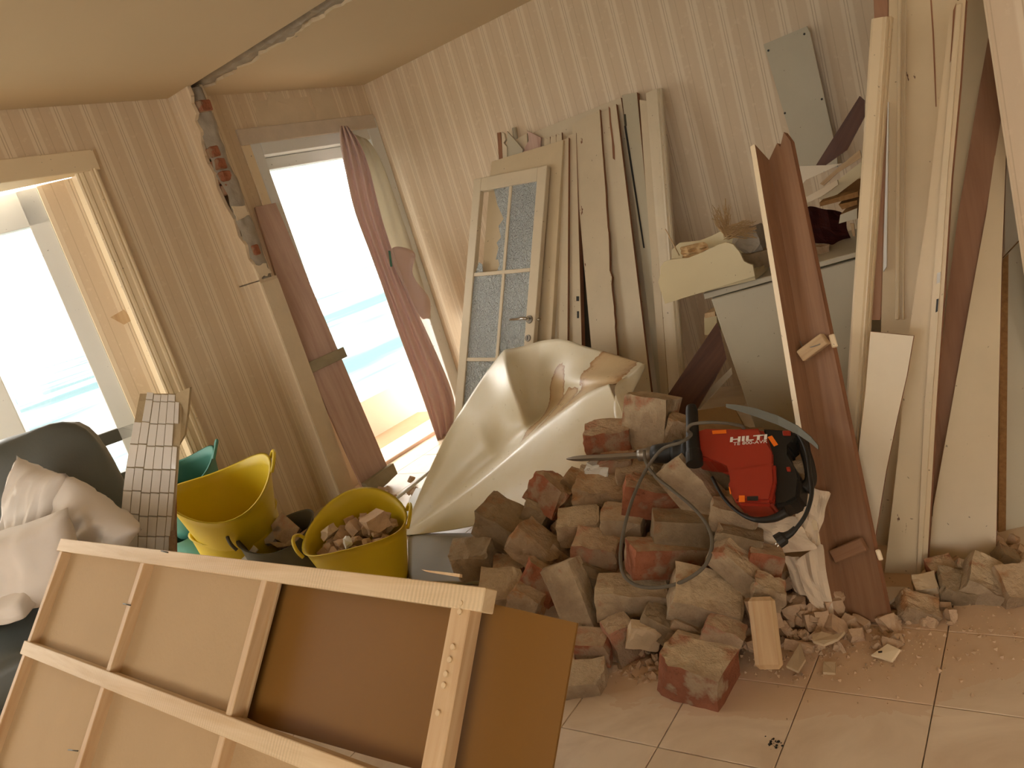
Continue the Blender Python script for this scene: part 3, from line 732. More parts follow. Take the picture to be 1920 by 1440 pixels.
# scraps at its foot
o = tube('white_pipe', [at(744, 934, z=0.06), at(772, 912, z=0.08), at(806, 884, z=0.10)], 0.010, M['frame_white'], None, 10); top(o, 'thin white pipe lying across the balcony threshold', 'pipe')
fpz = lambda z: (V((0, 0, z)), V((0, 0, 1)))
o = plate('grey_strip', [at(742, 985, z=0.03), at(752, 985, z=0.03), at(802, 915, z=0.10), at(780, 915, z=0.10)], 0.008, M['frame_white']); top(o, 'pale strip lying between the yellow rubble tub and the cream sheet', 'strip')

# ================================================================ CABINET WITH JUNK ON TOP
def c7(x, y): return (1230+x/4.571, 350+y/4.571)
def c6(x, y): return (1220+x/2.743, y/2.743)
def c6b(x, y): return (1220+x/2.743, 450+y/2.743)
cp = lean(3.30, 3.38, 1.0, yaw=7, x0=-1.1)
cb = thing('cabinet', 'pale grey painted cabinet carcass tipped behind the brick heap', 'cabinet', at(1420, 800, y=3.35))
a, b = on(1333, 561, cp), on(1625, 481, cp)
c, d = ext(b, on(1650, 800, cp), 0.03), ext(a, on(1412, 792, cp), 0.03)
plate('carcass', [a, b, c, d], 0, M['grey_paint'], cb, bevel=0.004, dirv=V((-0.03, 0.40, 0.03)))
plate('top_board', [on(1318, 551, shift(cp, 0.02)), on(1640, 463, shift(cp, 0.02)), on(1642, 472, shift(cp, 0.02)), on(1321, 562, shift(cp, 0.02))], 0, M['grey_paint'], cb, bevel=0.003, dirv=V((-0.03, 0.44, 0.035)))
# curved shelf
sp = shift(cp, 0.10)
sh = thing('scroll_shelf', 'pale olive wooden shelf with scrolled ends lying on the cabinet corner', 'shelf', on(*c7(420, 900), sp))
fr = [(15, 815), (42, 745), (35, 690), (66, 645), (130, 622), (280, 612), (400, 562), (520, 502), (600, 475), (660, 492), (718, 560), (750, 640), (780, 655), (830, 670), (850, 770), (75, 1005)]
plate('scroll_end', [on(*c7(*p), sp) for p in fr], 0.018, M['green_paint'], sh, bevel=0.0015)
sp2 = shift(cp, -0.14)
bk = [(135, 620), (132, 545), (200, 480), (370, 466), (480, 420), (575, 372), (660, 372), (780, 470), (830, 600), (850, 700), (140, 800)]
plate('scroll_end', [on(*c7(*p), sp2) for p in bk], 0.018, M['green_paint'], sh, bevel=0.0015)
pa, pb = on(*c7(70, 930), shift(sp, -0.018)), on(*c7(840, 740), shift(sp, -0.018))
plate('shelf_board', [pa, pb, pb+V((0, 0.0, -0.03)), pa+V((0, 0, -0.03))], 0, M['green_paint'], sh, dirv=V((0.0, 0.215, 0.0)))
scr = shift(cp, 0.02)
def crumple(name, px, plane_, amp, mat, label, cat, n=6, seed=1, group=None, parent=None, th=0.0015):
    """crumpled sheet: bilinear patch over four corners with ridges"""
    q = [on(*p, plane_) for p in px]; nn = plane_[1] if plane_[1].dot(CAM-q[0]) > 0 else -plane_[1]
    rows = []
    for i in range(n+1):
        s = i/n; l, r = q[0].lerp(q[3], s), q[1].lerp(q[2], s)
        rows.append([l.lerp(r, j/n) + nn*amp*noise.noise(V((i*0.83+seed*3.1, j*0.83, seed)))*2 + (r-l)*0.06*noise.noise(V((i*0.9, j*0.5, seed+7))) for j in range(n+1)])
    o = grid_surf(name, rows, mat, parent, 1, False, th)
    if label: top(o, label, cat, group)
    return o
crumple('crumpled_bag', [c7(200, 520), c7(420, 470), c7(470, 560), c7(240, 640)], scr, 0.03, M['straw'], 'crumpled clear bag lying in the scrolled shelf', 'bag', 7, 2)
o = tube('thin_stick', [on(*c7(80, 362), shift(cp, 0.06)), on(*c7(200, 590), shift(cp, 0.03))], 0.0028, M['pine_clean'], None, 6, sub=1); top(o, 'thin wooden stick poking out of the scrolled shelf', 'stick')

# ---- stones and bricks: shared builders
def rock_bm(rng, sx, sy, sz, cuts=5, sub=1, rough=0.12, keep_box=False, taper=0.0):
    bm = bmesh.new(); bmesh.ops.create_cube(bm, size=1)
    for v in bm.verts: v.co = V((v.co.x*sx, v.co.y*sy, v.co.z*sz))
    for _ in range(cuts):
        n = V((rng.choice((-1, 1))*rng.uniform(0.35, 1), rng.choice((-1, 1))*rng.uniform(0.35, 1), rng.choice((-1, 1))*rng.uniform(0.25, 1)))
        if keep_box: n[rng.randrange(3)] *= 0.15
        n.normalize()
        s = abs(n.x)*sx/2 + abs(n.y)*sy/2 + abs(n.z)*sz/2
        k = rng.uniform(0.80, 0.97) if keep_box else rng.uniform(0.55, 0.85)
        r = bmesh.ops.bisect_plane(bm, geom=bm.verts[:]+bm.edges[:]+bm.faces[:], plane_co=n*s*k, plane_no=n, clear_outer=True)
        ed = [e for e in r['geom_cut'] if isinstance(e, bmesh.types.BMEdge)]
        if ed:
            try: bmesh.ops.contextual_create(bm, geom=ed)
            except Exception: pass
    if sub:
        bmesh.ops.triangulate(bm, faces=bm.faces[:])
        bmesh.ops.subdivide_edges(bm, edges=bm.edges[:], cuts=sub, use_grid_fill=True)
        off = V((rng.random()*50, rng.random()*50, 0)); m = (sx*sy*sz)**(1/3)
        for v in bm.verts:
            q = v.co/m*2.2+off
            v.co += noise.noise_vector(q)*m*rough*0.5 + noise.noise_vector(q*2.7)*m*rough*0.3 + noise.noise_vector(q*6.5)*m*rough*0.16
    return bm
def cam_rot(a=0, t=30, s=0):
    """attitude of a block described as the surveyor saw it: a turn in the picture, t tip towards the viewer, s swing to the right"""
    B = Matrix(((CR.x, CF.x, -CD.x), (CR.y, CF.y, -CD.y), (CR.z, CF.z, -CD.z)))
    return (B @ Matrix.Rotation(math.radians(a), 3, 'Y') @ Matrix.Rotation(math.radians(t), 3, 'X') @ Matrix.Rotation(math.radians(-s), 3, 'Z'))
PILE = (V((0, 1.70, 0)), V((0, -0.75, 1)).normalized())
_bn = [0]
def brick(px, py, wpx, hpx, dpx, a, t, s, mat, label, sink=0.03, pl=PILE, cuts=5, rough=0.13, sub=3, name='brick', group='bricks of the pulled-down partition', cat='brick', loc=None):
    _bn[0] += 1
    rng = random.Random(100+_bn[0])
    c = loc or on(px, py, shift(pl, -sink))
    k = (c-CAM).dot(CF)/FPX
    bm = rock_bm(rng, wpx*k, dpx*k, hpx*k, cuts, sub, rough, keep_box=True)
    F = cam_rot(a, t, s).to_4x4(); F.translation = c
    o = from_bm(name, bm, M[mat] if isinstance(mat, str) else mat, None, F)
    if label: top(o, label, cat, group)
    return o
TOPP = lambda u, v, d=0.1: on(u, v, shift(cp, -d))
brick(0, 0, 58, 30, 50, -12, 10, 20, 'brick_grey', 'grey mortar-crusted brick on the cabinet behind the scrolled shelf', loc=TOPP(1424, 486, 0.12))
brick(0, 0, 36, 26, 40, -8, 10, 25, 'brick_tan', 'small broken brick on the cabinet top right of the brown angled board', loc=TOPP(1536, 474, 0.16))
ln = thing('straw_bundle', 'frayed bundle of straw lath tied to a mortar lump on the cabinet', 'straw', TOPP(1400, 460, 0.15))
rk = rock_bm(random.Random(5), 0.13, 0.10, 0.11, 5, 2, 0.16)
from_bm('mortar_lump', rk, M['mortar'], ln, Matrix.Translation(TOPP(1402, 450, 0.15)))
rng = random.Random(11); bm = bmesh.new(); o0 = TOPP(1370, 440, 0.12)
for i in range(150):
    if i < 95: p0, p1 = TOPP(1362+rng.uniform(-6, 8), 436+rng.uniform(-10, 14), 0.12), TOPP(1412+rng.uniform(-20, 8), 428+rng.uniform(-16, 20), 0.10-rng.uniform(0, 0.05))
    else: p0, p1 = TOPP(1362+rng.uniform(-6, 8), 440+rng.uniform(-6, 6), 0.12), TOPP(1345+rng.uniform(-12, 26), 388+rng.uniform(-6, 26), 0.10-rng.uniform(-0.03, 0.03))
    mid = p0.lerp(p1, 0.5)+V((rng.uniform(-1, 1), rng.uniform(-1, 1), rng.uniform(-0.5, 1.2)))*0.018
    sd = V((rng.uniform(-1, 1), 0, rng.uniform(-1, 1))).normalized()*0.0016
    pr_ = None
    for q in (p0, mid, p1):
        cu_ = [bm.verts.new(q-o0+sd), bm.verts.new(q-o0-sd), bm.verts.new(q-o0+V((0, -0.002, 0)))]
        if pr_:
            for m_ in range(3): bm.faces.new((pr_[m_], pr_[(m_+1) % 3], cu_[(m_+1) % 3], cu_[m_]))
        pr_ = cu_
o = from_bm('straw', bm, M['straw'], ln, Matrix.Translation(o0)); o['kind'] = 'stuff'
o = tube('hanging_wire', [TOPP(1360, 372, 0.3), TOPP(1361, 392, 0.3), TOPP(1366, 412, 0.2), TOPP(1364, 432, 0.13)], 0.0025, M['straw'], None, 6); top(o, 'twisted wire sticking up out of the straw bundle', 'wire')
# pile of broken boards on the cabinet's right side
jp = lambda d: shift(cp, -d)
def junk(label, px, d, th, mat, edge=None, cat='board', name='broken_board', dirv=None, group=None, along=None):
    o = plate(name, [on(*p, jp(d)) for p in px], th, mat, None, edge_mat=edge, dirv=dirv, along=along); return top(o, label, cat, group)
AL = V((0.9, 0, 0.5))
junk('dark brown board slanting up behind the tall cream architrave', [c6(850, 850), c6(1075, 493), c6(1100, 515), c6(1100, 600), c6(1010, 770), c6(900, 850)], 0.28, 0.02, M['dark_red'], M['brown_board'], along=V((0.6, 0, 0.8)))
junk('pale torn sheet under the slanting dark brown board', [c6(760, 855), c6(900, 850), c6(985, 840), c6(900, 880), c6(800, 925), c6(770, 960)], 0.2, 0.012, M['white'], cat='sheet', name='torn_sheet')
junk('brownish broken lath resting on the pale torn sheet', [c6(870, 945), c6(960, 865), c6(1075, 770), c6(1085, 810), c6(960, 890), c6(890, 955)], 0.14, 0.02, M['scrap_wood'], along=AL)
junk('pale splintered board end above the dark gap on the cabinet', [c6(790, 1020), c6(960, 925), c6(965, 950), c6(880, 1010), c6(800, 1045)], 0.06, 0.02, M['cream'], M['pine_clean'], along=AL)
junk('olive painted board resting on the splintered board end', [c6(860, 1020), c6(955, 935), c6(1085, 830), c6(1085, 905), c6(960, 1000), c6(885, 1030)], 0.10, 0.03, M['green_paint'], M['scrap_wood'], along=AL)
junk('chipboard strip stacked under the olive painted board', [c6(868, 1042), c6(1065, 985), c6(1070, 1012), c6(872, 1062)], 0.05, 0, M['chipboard'], dirv=V((0.02, 0.25, 0.03)), along=AL)
junk('short broken chipboard piece below the chipboard strip', [c6(966, 1052), c6(1062, 1030), c6(1062, 1052), c6(985, 1078)], 0.05, 0, M['chipboard'], dirv=V((0.02, 0.22, 0.03)), along=AL)
junk('grey painted board end lowest in the junk stack on the cabinet', [c6(975, 1105), c6(1062, 1070), c6(1062, 1128), c6(1030, 1132), c6(968, 1150)], 0.05, 0, M['grey_paint'], M['chipboard'], dirv=V((0.02, 0.22, 0.03)), along=AL)
junk('pale wooden stick upright under the junk stack', [c6(1025, 1150), c6(1045, 1150), c6(1052, 1215), c6(1040, 1215)], 0.07, 0.02, M['scrap_wood'], cat='stick', name='short_stick')
crumple('dark_cloth', [c6(800, 1060), c6(990, 1090), c6(1040, 1260), c6(830, 1250)], jp(0.26), 0.05, M['dark_scrap'], 'dark red cloth in the gap under the stacked boards', 'cloth', 7, 5)
# brass plate, blue cone and paper behind the brown angled board
junk('pale crumpled paper standing between shelf and brown angled board', [c7(900, 410), c7(940, 210), c7(990, 250), c7(985, 420)], 0.28, 0.006, M['white'], cat='paper', name='paper_scrap')
junk('tan card scrap behind the brown angled board', [c7(860, 440), c7(980, 410), c7(985, 545), c7(880, 550)], 0.25, 0.006, M['pine_clean'], cat='card', name='card_scrap')
# white panel against the wall
o = plate('wall_panel', [at(*c6(p[0], p[1]), y=4.50) for p in [(580, 228), (802, 135), (818, 165), (960, 800), (960, 860), (770, 870)]], 0.018, M['grey_paint'], None, edge_mat=M['white']); top(o, 'plain grey-white panel leaning on the striped wall above the cabinet', 'panel')
for u, v in [(605, 260), (790, 175), (880, 510), (690, 582)]:
    disc('screw_hole', at(*c6(u, v), y=4.499), V((0, -1, 0)), 0.006, 0.002, M['black'], o, 10)
# dark red plank and small things left of the cabinet
dp = lean(3.12, 3.5, 1.0, yaw=20, x0=-1.6)
o = plate('dark_plank', [on(*c6b(*p), dp) for p in [(55, 845), (340, 425), (352, 445), (390, 610), (205, 930), (95, 930)]], 0.03, M['dark_red'], None, edge_mat=M['brown_board'], along=V((0.7, 0, 0.7))); top(o, 'dark red-brown plank slanting left of the grey cabinet', 'plank')
o = plate('white_skirting', [on(*c6b(*p), shift(dp, -0.12)) for p in [(225, 845), (415, 655), (420, 690), (250, 870)]], 0.02, M['white'], None, along=V((0.7, 0, 0.7))); top(o, 'white skirting piece under the dark red-brown plank', 'skirting')
bx = thing('olive_box', 'small olive box with wooden lid in the shadow left of the cabinet', 'box', at(1330, 640, y=3.9))
plate('side', [at(*c6b(*p), y=3.9) for p in [(275, 400), (340, 390), (340, 480), (278, 490)]], 0.1, M['green_paint'], bx, dirv=V((0, 0.1, 0)))
plate('lid', [at(*c6b(*p), y=3.89) for p in [(278, 378), (330, 368), (332, 392), (280, 402)]], 0.1, M['pine_clean'], bx, dirv=V((0, 0.12, 0)))
brick(0, 0, 40, 50, 40, 5, 25, 10, 'brick_tan', 'tan broken brick at the foot of the dark red-brown plank', loc=at(1272, 812, y=2.66))
o = plate('plaster_board', [on(*c6b(*p), lean(2.95, 3.3, 0.5)) for p in [(215, 880), (420, 850), (480, 960), (490, 1000), (180, 960)]], 0.02, M['hard_light']); top(o, 'tan board lying behind the demolition hammer', 'board')

# ================================================================ RIGHT-HAND BOARDS
GR = 'tall boards leaning at the broken wall on the right'
q1 = lean(2.42, 2.78, 1.75)
def rb(name, label, px, pl, th, mat, edge=None, cat='board', bevel=0.0, rg=None, seed=1, parent=None, along=None):
    pts = [on(*p, pl) for p in px]
    if rg: pts = rag(pts, rg[0], rg[1], random.Random(seed), rg[2])
    o = plate(name, pts, th, mat, parent, edge_mat=edge, bevel=bevel, along=along)
    if not parent: top(o, label, cat, GR)
    return o
q2 = lean(2.60, 3.02, 1.75)
o = rb('panelled_door', 'wide cream panelled door, its top out of the picture, behind the lock-slotted leaf', [(1660, -60), (1800, -60), (1745, 620), (1700, 1085), (1640, 1085), (1655, 500)], q2, 0.035, M['cream_chip'], M['raw_edge'], 'door')
for px0, px1, px2, px3 in (((1683, -40), (1691, -40), (1686, 600), (1678, 600)), ((1697, -40), (1700, -40), (1695, 600), (1692, 600))):
    plate('panel_moulding', [on(*p, shift(q2, 0.008)) for p in (px0, px1, px2, px3)], 0.008, M['cream'], o, bevel=0.003)
plate('paint_crack', [on(*p, shift(q2, 0.001)) for p in [(1744, 0), (1747, 0), (1751, 60), (1754, 130), (1756, 200), (1754, 200), (1751, 130), (1748, 60)]], 0.001, M['raw_edge'], o)
plate('hinge_strip', [on(*p, shift(q2, 0.012)) for p in [(1660, 200), (1666, 190), (1662, 500), (1656, 510)]], 0.01, M['frame_white'], o)
o = rb('lock_leaf', 'cream door leaf with lock slots and an edge bead before the panelled door', [(1783, 5), (1811, -3), (1800, 160), (1784, 333), (1772, 519), (1755, 769), (1736, 1100), (1655, 1104), (1683, 860), (1705, 619), (1738, 400)], q1, 0.04, M['cream_chip'], M['raw_edge'], 'door')
plate('edge_bead', [on(*p, shift(q1, 0.010)) for p in [(1792, 8), (1804, 4), (1776, 333), (1764, 519), (1746, 769), (1726, 1100), (1716, 1100), (1733, 769), (1750, 519), (1764, 333)]], 0.010, M['cream'], o, bevel=0.003)
plate('lock_slot', [on(*p, shift(q1, 0.012)) for p in [(1757, 512), (1764, 510), (1762, 530), (1756, 532)]], 0.001, M['steel'], o)
plate('lock_slot', [on(*p, shift(q1, 0.012)) for p in [(1756, 561), (1760, 560), (1758, 584), (1754, 586)]], 0.001, M['black'], o)
plate('paint_loss', [on(*p, shift(q1, 0.0012)) for p in [(1787, 20), (1793, 5), (1789, 60), (1785, 110), (1781, 118), (1785, 60)]], 0.001, M['raw_edge'], o)
q3 = lean(2.36, 2.66, 1.75)
ta, tb = on(1653, 34, q3), ext(on(1653, 34, q3), on(1600, 800, q3), 0.02)
wd = (on(1671, 40, q3)-on(1636, 30, q3)).length
o = bar('architrave', tb, ta, wd, 0.03, M['cream'], None, q3[1] if q3[1].y < 0 else -q3[1], profile=[(-wd/2, -0.022), (wd/2, -0.022), (wd/2, 0.0), (wd*0.44, 0.008), (wd*0.36, 0.002), (wd*0.28, 0.012), (wd*0.2, 0.010), (wd*0.1, 0.014), (-wd*0.35, 0.012), (-wd*0.47, 0.006), (-wd/2, -0.004)])
top(o, 'tall moulded cream architrave, leftmost of the boards on the right', 'architrave', GR)
rb('brown_backing', 'bare brown timber rising behind the tall moulded architrave', [(1637, -30), (1664, -30), (1664, 120), (1650, 600), (1622, 600), (1640, 60)], shift(q3, -0.06), 0.02, M['brown_board'], None, 'board')
rb('glossy_panel', 'short glossy white panel with brown top edge in front of the tall boards', [(1632, 622), (1713, 630), (1700, 705), (1683, 780), (1662, 880), (1648, 965), (1640, 1012), (1600, 1000), (1608, 860), (1622, 740)], lean(2.26, 2.48, 1.0), 0.016, M['white'], M['raw_edge'], 'panel', along=V((0, 0, 1)))
rb('pale_board', 'pale board wedged between the lock-slotted leaf and the brown board', [(1808, -30), (1848, -30), (1856, 80), (1822, 330), (1780, 760), (1745, 960), (1765, 600), (1786, 330)], lean(2.62, 3.25, 1.6), 0.02, M['cream_chip'], M['raw_edge'], 'panel')
rb('brown_board', 'flat red-brown board tapering to a point at the wall edge', [(1853, 70), (1880, 200), (1850, 397), (1818, 572), (1783, 769), (1748, 968), (1741, 968), (1752, 800), (1778, 540), (1797, 400), (1835, 172)], lean(2.56, 3.20, 1.6), 0.02, M['brown_board'], None, 'board')
o = rb('cream_panel', 'broad cream panel standing right of the red-brown board', [(1880, 190), (1888, 250), (1878, 500), (1872, 760), (1867, 1062), (1742, 1044), (1750, 950), (1783, 769), (1818, 572), (1850, 397)], lean(2.50, 3.13, 1.4), 0.022, M['cream'], M['raw_edge'], 'panel')
q8 = lean(2.74, 3.1, 1.2, yaw=30, x0=-0.28)
o = rb('chipboard_panel', 'dark veneered chipboard panel with raw edge at the right border', [(1877, 489), (1912, 452), (1926, 438), (1926, 990), (1880, 1003), (1872, 1003)], q8, 0.018, M['grey_paint'], M['chipboard'], 'panel')
plate('raw_chip_edge', [on(*p, shift(q8, 0.003)) for p in [(1877, 490), (1891, 476), (1886, 1000), (1872, 1003)]], 0.003, M['chipboard'], o)
rb('white_offcut_board', 'white board end with dark stain behind the chipboard panel', [(1886, 300), (1903, 290), (1912, 480), (1884, 490)], lean(3.2, 3.3, 1.2), 0.02, M['white'], M['black'], 'board')
# brown angled board (old door lining) with blocks
vL = [(1415, 270), (1453, 486), (1482, 669), (1530, 917), (1564, 1172)]
vC = [(1442, 300), (1479, 523), (1512, 687), (1548, 887), (1594, 1172)]
vR = [(1482, 264), (1524, 455), (1581, 723), (1621, 933), (1667, 1163)]
qv = lean(2.11, 2.72, 1.45)
vb = thing('angled_lining', 'brown door lining of two boards in an L, leaning in front of the cabinet', 'door lining', on(1615, 1168, qv))
L0, L1, C0, C1, R0, R1 = on(*vL[0], shift(qv, 0.03)), on(*vL[-1], shift(qv, 0.03)), on(*vC[0], shift(qv, -0.03)), on(*vC[-1], shift(qv, -0.03)), on(*vR[0], shift(qv, 0.0)), on(*vR[-1], shift(qv, 0.0))
al = (C0-C1)
plate('flange', [L0, C0, C1, L1], 0.02, M['brown_paint'], vb, along=al, edge_mat=M['trim_cream'])
plate('flange', [C0, C0.lerp(R0, 0.45)+al.normalized()*0.03, C0.lerp(R0, 0.55)+al.normalized()*0.01, C0.lerp(R0, 0.8)+al.normalized()*0.045, R0, R1, C1], 0.022, M['brown_paint'], vb, along=al, edge_mat=M['raw_edge'])
ed = on(1521, 640, shift(qv, 0.0))
bar('cleat', on(1506, 668, shift(qv, -0.012)), on(1552, 634, shift(qv, 0.005)), 0.04, 0.028, M['scrap_wood'], vb, qv[1] if qv[1].y < 0 else -qv[1], 0.003)
bar('cleat', on(1566, 1042, shift(qv, -0.012)), on(1624, 1018, shift(qv, 0.003)), 0.042, 0.026, M['brown_paint'], vb, qv[1] if qv[1].y < 0 else -qv[1], 0.003)
bar('wall_plug', on(1559, 628, shift(qv, -0.01)), on(1566, 652, shift(qv, -0.01)), 0.018, 0.015, M['trim_cream'], vb, None, 0.003)
bar('wall_plug', on(1645, 1030, shift(qv, 0.0)), on(1652, 1050, shift(qv, 0.0)), 0.014, 0.013, M['trim_cream'], vb, None, 0.003)
tube('bent_nail', [on(1500, 640, qv), on(1508, 652, shift(qv, 0.01)), on(1530, 648, shift(qv, 0.03)), on(1548, 640, shift(qv, 0.02))], 0.002, M['steel'], vb, 6)

# ================================================================ FOLDED VINYL SHEET
vy = thing('vinyl_sheet', 'big cream vinyl sheet with brown water stains, folded and slumped over the rubble', 'vinyl sheet', at(860, 1000, z=0.0))
def A3(u, v, y): return at(u, v, y=y)
# rear fall of the sheet: rows from the upper edge down to the long front fold; columns left to right
R_top = [(757, 998, 2.62), (790, 915, 2.80), (836, 812, 3.02), (866, 768, 3.16), (905, 706, 3.30), (945, 656, 3.42), (972, 652, 3.45), (1010, 640, 3.50), (1055, 632, 3.50), (1088, 648, 3.46), (1140, 660, 3.40), (1185, 676, 3.32), (1210, 680, 3.26)]
R_a = [(757, 998, 2.62), (800, 930, 2.78), (850, 838, 3.03), (888, 790, 3.07), (922, 730, 3.27), (950, 690, 3.15), (975, 690, 3.42), (1012, 690, 3.46), (1055, 685, 3.4), (1095, 692, 3.31), (1140, 692, 3.26), (1178, 694, 3.18), (1203, 692, 3.16)]
R_b = [(758, 999, 2.62), (812, 944, 2.74), (866, 872, 2.9), (910, 830, 2.94), (945, 780, 3.1), (968, 750, 3.02), (988, 740, 3.33), (1015, 735, 3.34), (1050, 722, 3.28), (1085, 712, 3.17), (1118, 708, 3.1), (1150, 708, 3.04), (1185, 712, 3.04)]
R_c = [(758, 1000, 2.62), (824, 957, 2.73), (884, 908, 2.9), (932, 868, 2.96), (968, 832, 3.02), (990, 805, 3.08), (1006, 790, 3.28), (1022, 775, 3.3), (1046, 756, 3.28), (1074, 742, 3.22), (1100, 730, 3.14), (1122, 724, 3.08), (1150, 722, 3.06)]
F_0 = [(758, 1000, 2.60), (826, 960, 2.64), (886, 914, 2.68), (936, 872, 2.72), (976, 838, 2.76), (1000, 815, 2.80), (1022, 796, 2.82), (1042, 780, 2.84), (1064, 764, 2.85), (1086, 748, 2.85), (1106, 735, 2.85), (1124, 727, 2.84), (1142, 720, 2.83)]
F_1 = [(759, 1002, 2.58), (830, 968, 2.61), (892, 930, 2.62), (944, 898, 2.64), (986, 870, 2.66), (1012, 850, 2.68), (1036, 835, 2.69), (1056, 820, 2.7), (1078, 805, 2.71), (1098, 790, 2.73), (1118, 778, 2.74), (1134, 768, 2.75), (1152, 748, 2.77)]
F_2 = [(760, 1003, 2.56), (836, 982, 2.6), (900, 955, 2.56), (954, 930, 2.56), (998, 908, 2.57), (1026, 893, 2.58), (1050, 880, 2.6), (1070, 868, 2.61), (1090, 856, 2.63), (1108, 845, 2.65), (1126, 832, 2.67), (1144, 812, 2.7), (1172, 775, 2.75)]
F_3 = [(761, 1004, 2.55), (842, 996, 2.59), (910, 982, 2.53), (964, 966, 2.51), (1008, 950, 2.51), (1038, 938, 2.53), (1062, 926, 2.54), (1082, 914, 2.56), (1100, 902, 2.58), (1118, 890, 2.6), (1136, 872, 2.63), (1158, 842, 2.67), (1190, 790, 2.73)]
rows = [[A3(*p) for p in r] for r in (R_top, R_a, R_b, R_c, F_0, F_1, F_2, F_3)]
o = grid_surf('folded_sheet', rows, M['vinyl'], vy, 3, True, 0.003)
bmv = bmesh.new(); bmv.from_mesh(o.data); cl_ = bmv.edges.layers.float.get('crease_edge') or bmv.edges.layers.float.new('crease_edge')
nC = 13
bmv.verts.ensure_lookup_table()
for e in bmv.edges:
    i, j = e.verts[0].index, e.verts[1].index
    if i//nC == j//nC == 4: e[cl_] = 0.92
    if i % nC == j % nC and i % nC in (3, 5, 7) and max(i//nC, j//nC) <= 3: e[cl_] = 0.85
bmv.to_mesh(o.data); bmv.free()
# the curled corner on the right of the sheet
rows = [[A3(1208, 678, 3.26), A3(1212, 690, 3.20), A3(1200, 705, 3.10), A3(1180, 716, 3.02)],
        [A3(1196, 690, 3.12), A3(1202, 706, 3.02), A3(1192, 725, 2.92), A3(1168, 728, 2.86)],
        [A3(1176, 708, 3.02), A3(1186, 730, 2.86), A3(1182, 752, 2.76), A3(1150, 735, 2.80)],
        [A3(1146, 720, 2.84), A3(1160, 760, 2.72), A3(1174, 790, 2.64), A3(1150, 800, 2.62)]]
grid_surf('curled_corner', rows, M['vinyl'], vy, 2, True, 0.003)
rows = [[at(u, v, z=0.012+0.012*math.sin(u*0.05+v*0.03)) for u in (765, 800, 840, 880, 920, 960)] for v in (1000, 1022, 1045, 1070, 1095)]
grid_surf('lying_part', rows, M['vinyl_shaded'], vy, 2, True, 0.003)

# ================================================================ TUBS
def tub(name, label, c, r0, r1, h, mat, tilt=0, sq=1.0, rot=0, wave=0.03, group='rubble tubs', handles=(0, 180), inner=None):
    t = thing(name, label, 'tub', c, group)
    tc = (CAM-V(c)); tc.z = 0; tc.normalize()                # slumped a little towards the middle of the room
    Rm_ = Matrix.Translation(c) @ Matrix.Rotation(math.radians(tilt), 4, V((-tc.y, tc.x, 0))) @ Matrix.Rotation(math.radians(rot), 4, 'Z')
    bm = bmesh.new(); N = 40; prof_ = []
    for k in range(9):
        f = k/8; prof_.append((r0+(r1-r0)*f**0.9, h*f))
    prof_.append((r1+0.012, h+0.002)); prof_.append((r1+0.012, h-0.014)); 
    inn = [(r1-0.006, h)] + [(r0+(r1-r0)*f**0.9-0.006, h*f+(0.006 if f == 0 else 0)) for f in [1-k/8 for k in range(1, 9)]]
    def pt(r, z, a):
        f = z/h
        return V((r*math.cos(a)*(1+(sq-1)*f), r*math.sin(a)/(1+(sq-1)*f*0.6), z + wave*f*f*math.cos(2*a)))
    seq = prof_[:9] + [(r1+0.008, h+0.004)] + inn
    rings = [[bm.verts.new(pt(r, z, 2*math.pi*j/N)) for j in range(N)] for r, z in seq]
    for i in range(len(rings)-1):
        for j in range(N): bm.faces.new((rings[i][j], rings[i][(j+1) % N], rings[i+1][(j+1) % N], rings[i+1][j]))
    bm.faces.new(rings[0][::-1]); bm.faces.new(rings[-1])
    from_bm('body', bm, mat, t, Rm_, True)
    for hdg in handles:
        a = math.radians(hdg)
        tg = V((-math.sin(a), math.cos(a), 0)); rd = V((math.cos(a), math.sin(a), 0))
        b0 = pt(r1+0.006, h, a)
        pts = [b0+tg*k+rd*o_+V((0, 0, zz)) for k, o_, zz in ((-0.075, -0.004, -0.012), (-0.066, 0.012, 0.018), (-0.035, 0.024, 0.040), (0, 0.028, 0.045), (0.035, 0.024, 0.040), (0.066, 0.012, 0.018), (0.075, -0.004, -0.012))]
        tube('handle', [Rm_ @ p for p in pts], 0.0085, mat, t, 8)
    return t, Rm_
tubY, RY = tub('rubble_tub', 'yellow rubble tub full of broken bricks and stones beside the cream vinyl sheet', V((-2.84, 2.11, 0.0)), 0.160, 0.240, 0.36, M['yellow'], tilt=13, rot=-52, wave=0.035, handles=(275, 92))
tub2, R2 = tub('rubble_tub', 'empty yellow tub nested on top of another beside the tiled slab', V((-3.53, 1.96, 0.25)), 0.150, 0.250, 0.40, M['yellow'], tilt=16, rot=-30, wave=-0.05, handles=(80, 250))
tub('rubble_tub', 'lower yellow tub holding the nested empty one', V((-3.54, 1.96, 0.0)), 0.160, 0.215, 0.42, M['yellow'], tilt=4, rot=60, wave=0.02, handles=(100,))
tub3, R3 = tub('rubble_tub', 'dark green tub behind the yellow ones, a little plaster inside', V((-3.97, 2.02, 0.36)), 0.140, 0.190, 0.36, M['green'], tilt=12, rot=-30, wave=-0.04, handles=(80,))
tub('rubble_tub', 'dark green tub underneath the upper green one', V((-3.95, 2.02, 0.0)), 0.15, 0.190, 0.38, M['green'], handles=())
tub4, R4 = tub('rubble_tub', 'dark grey rubber tub of tile and brick scraps between the yellow tubs', V((-3.23, 1.97, 0.0)), 0.130, 0.180, 0.37, M['black_tub'], tilt=6, rot=-35, wave=-0.02, handles=(262,))
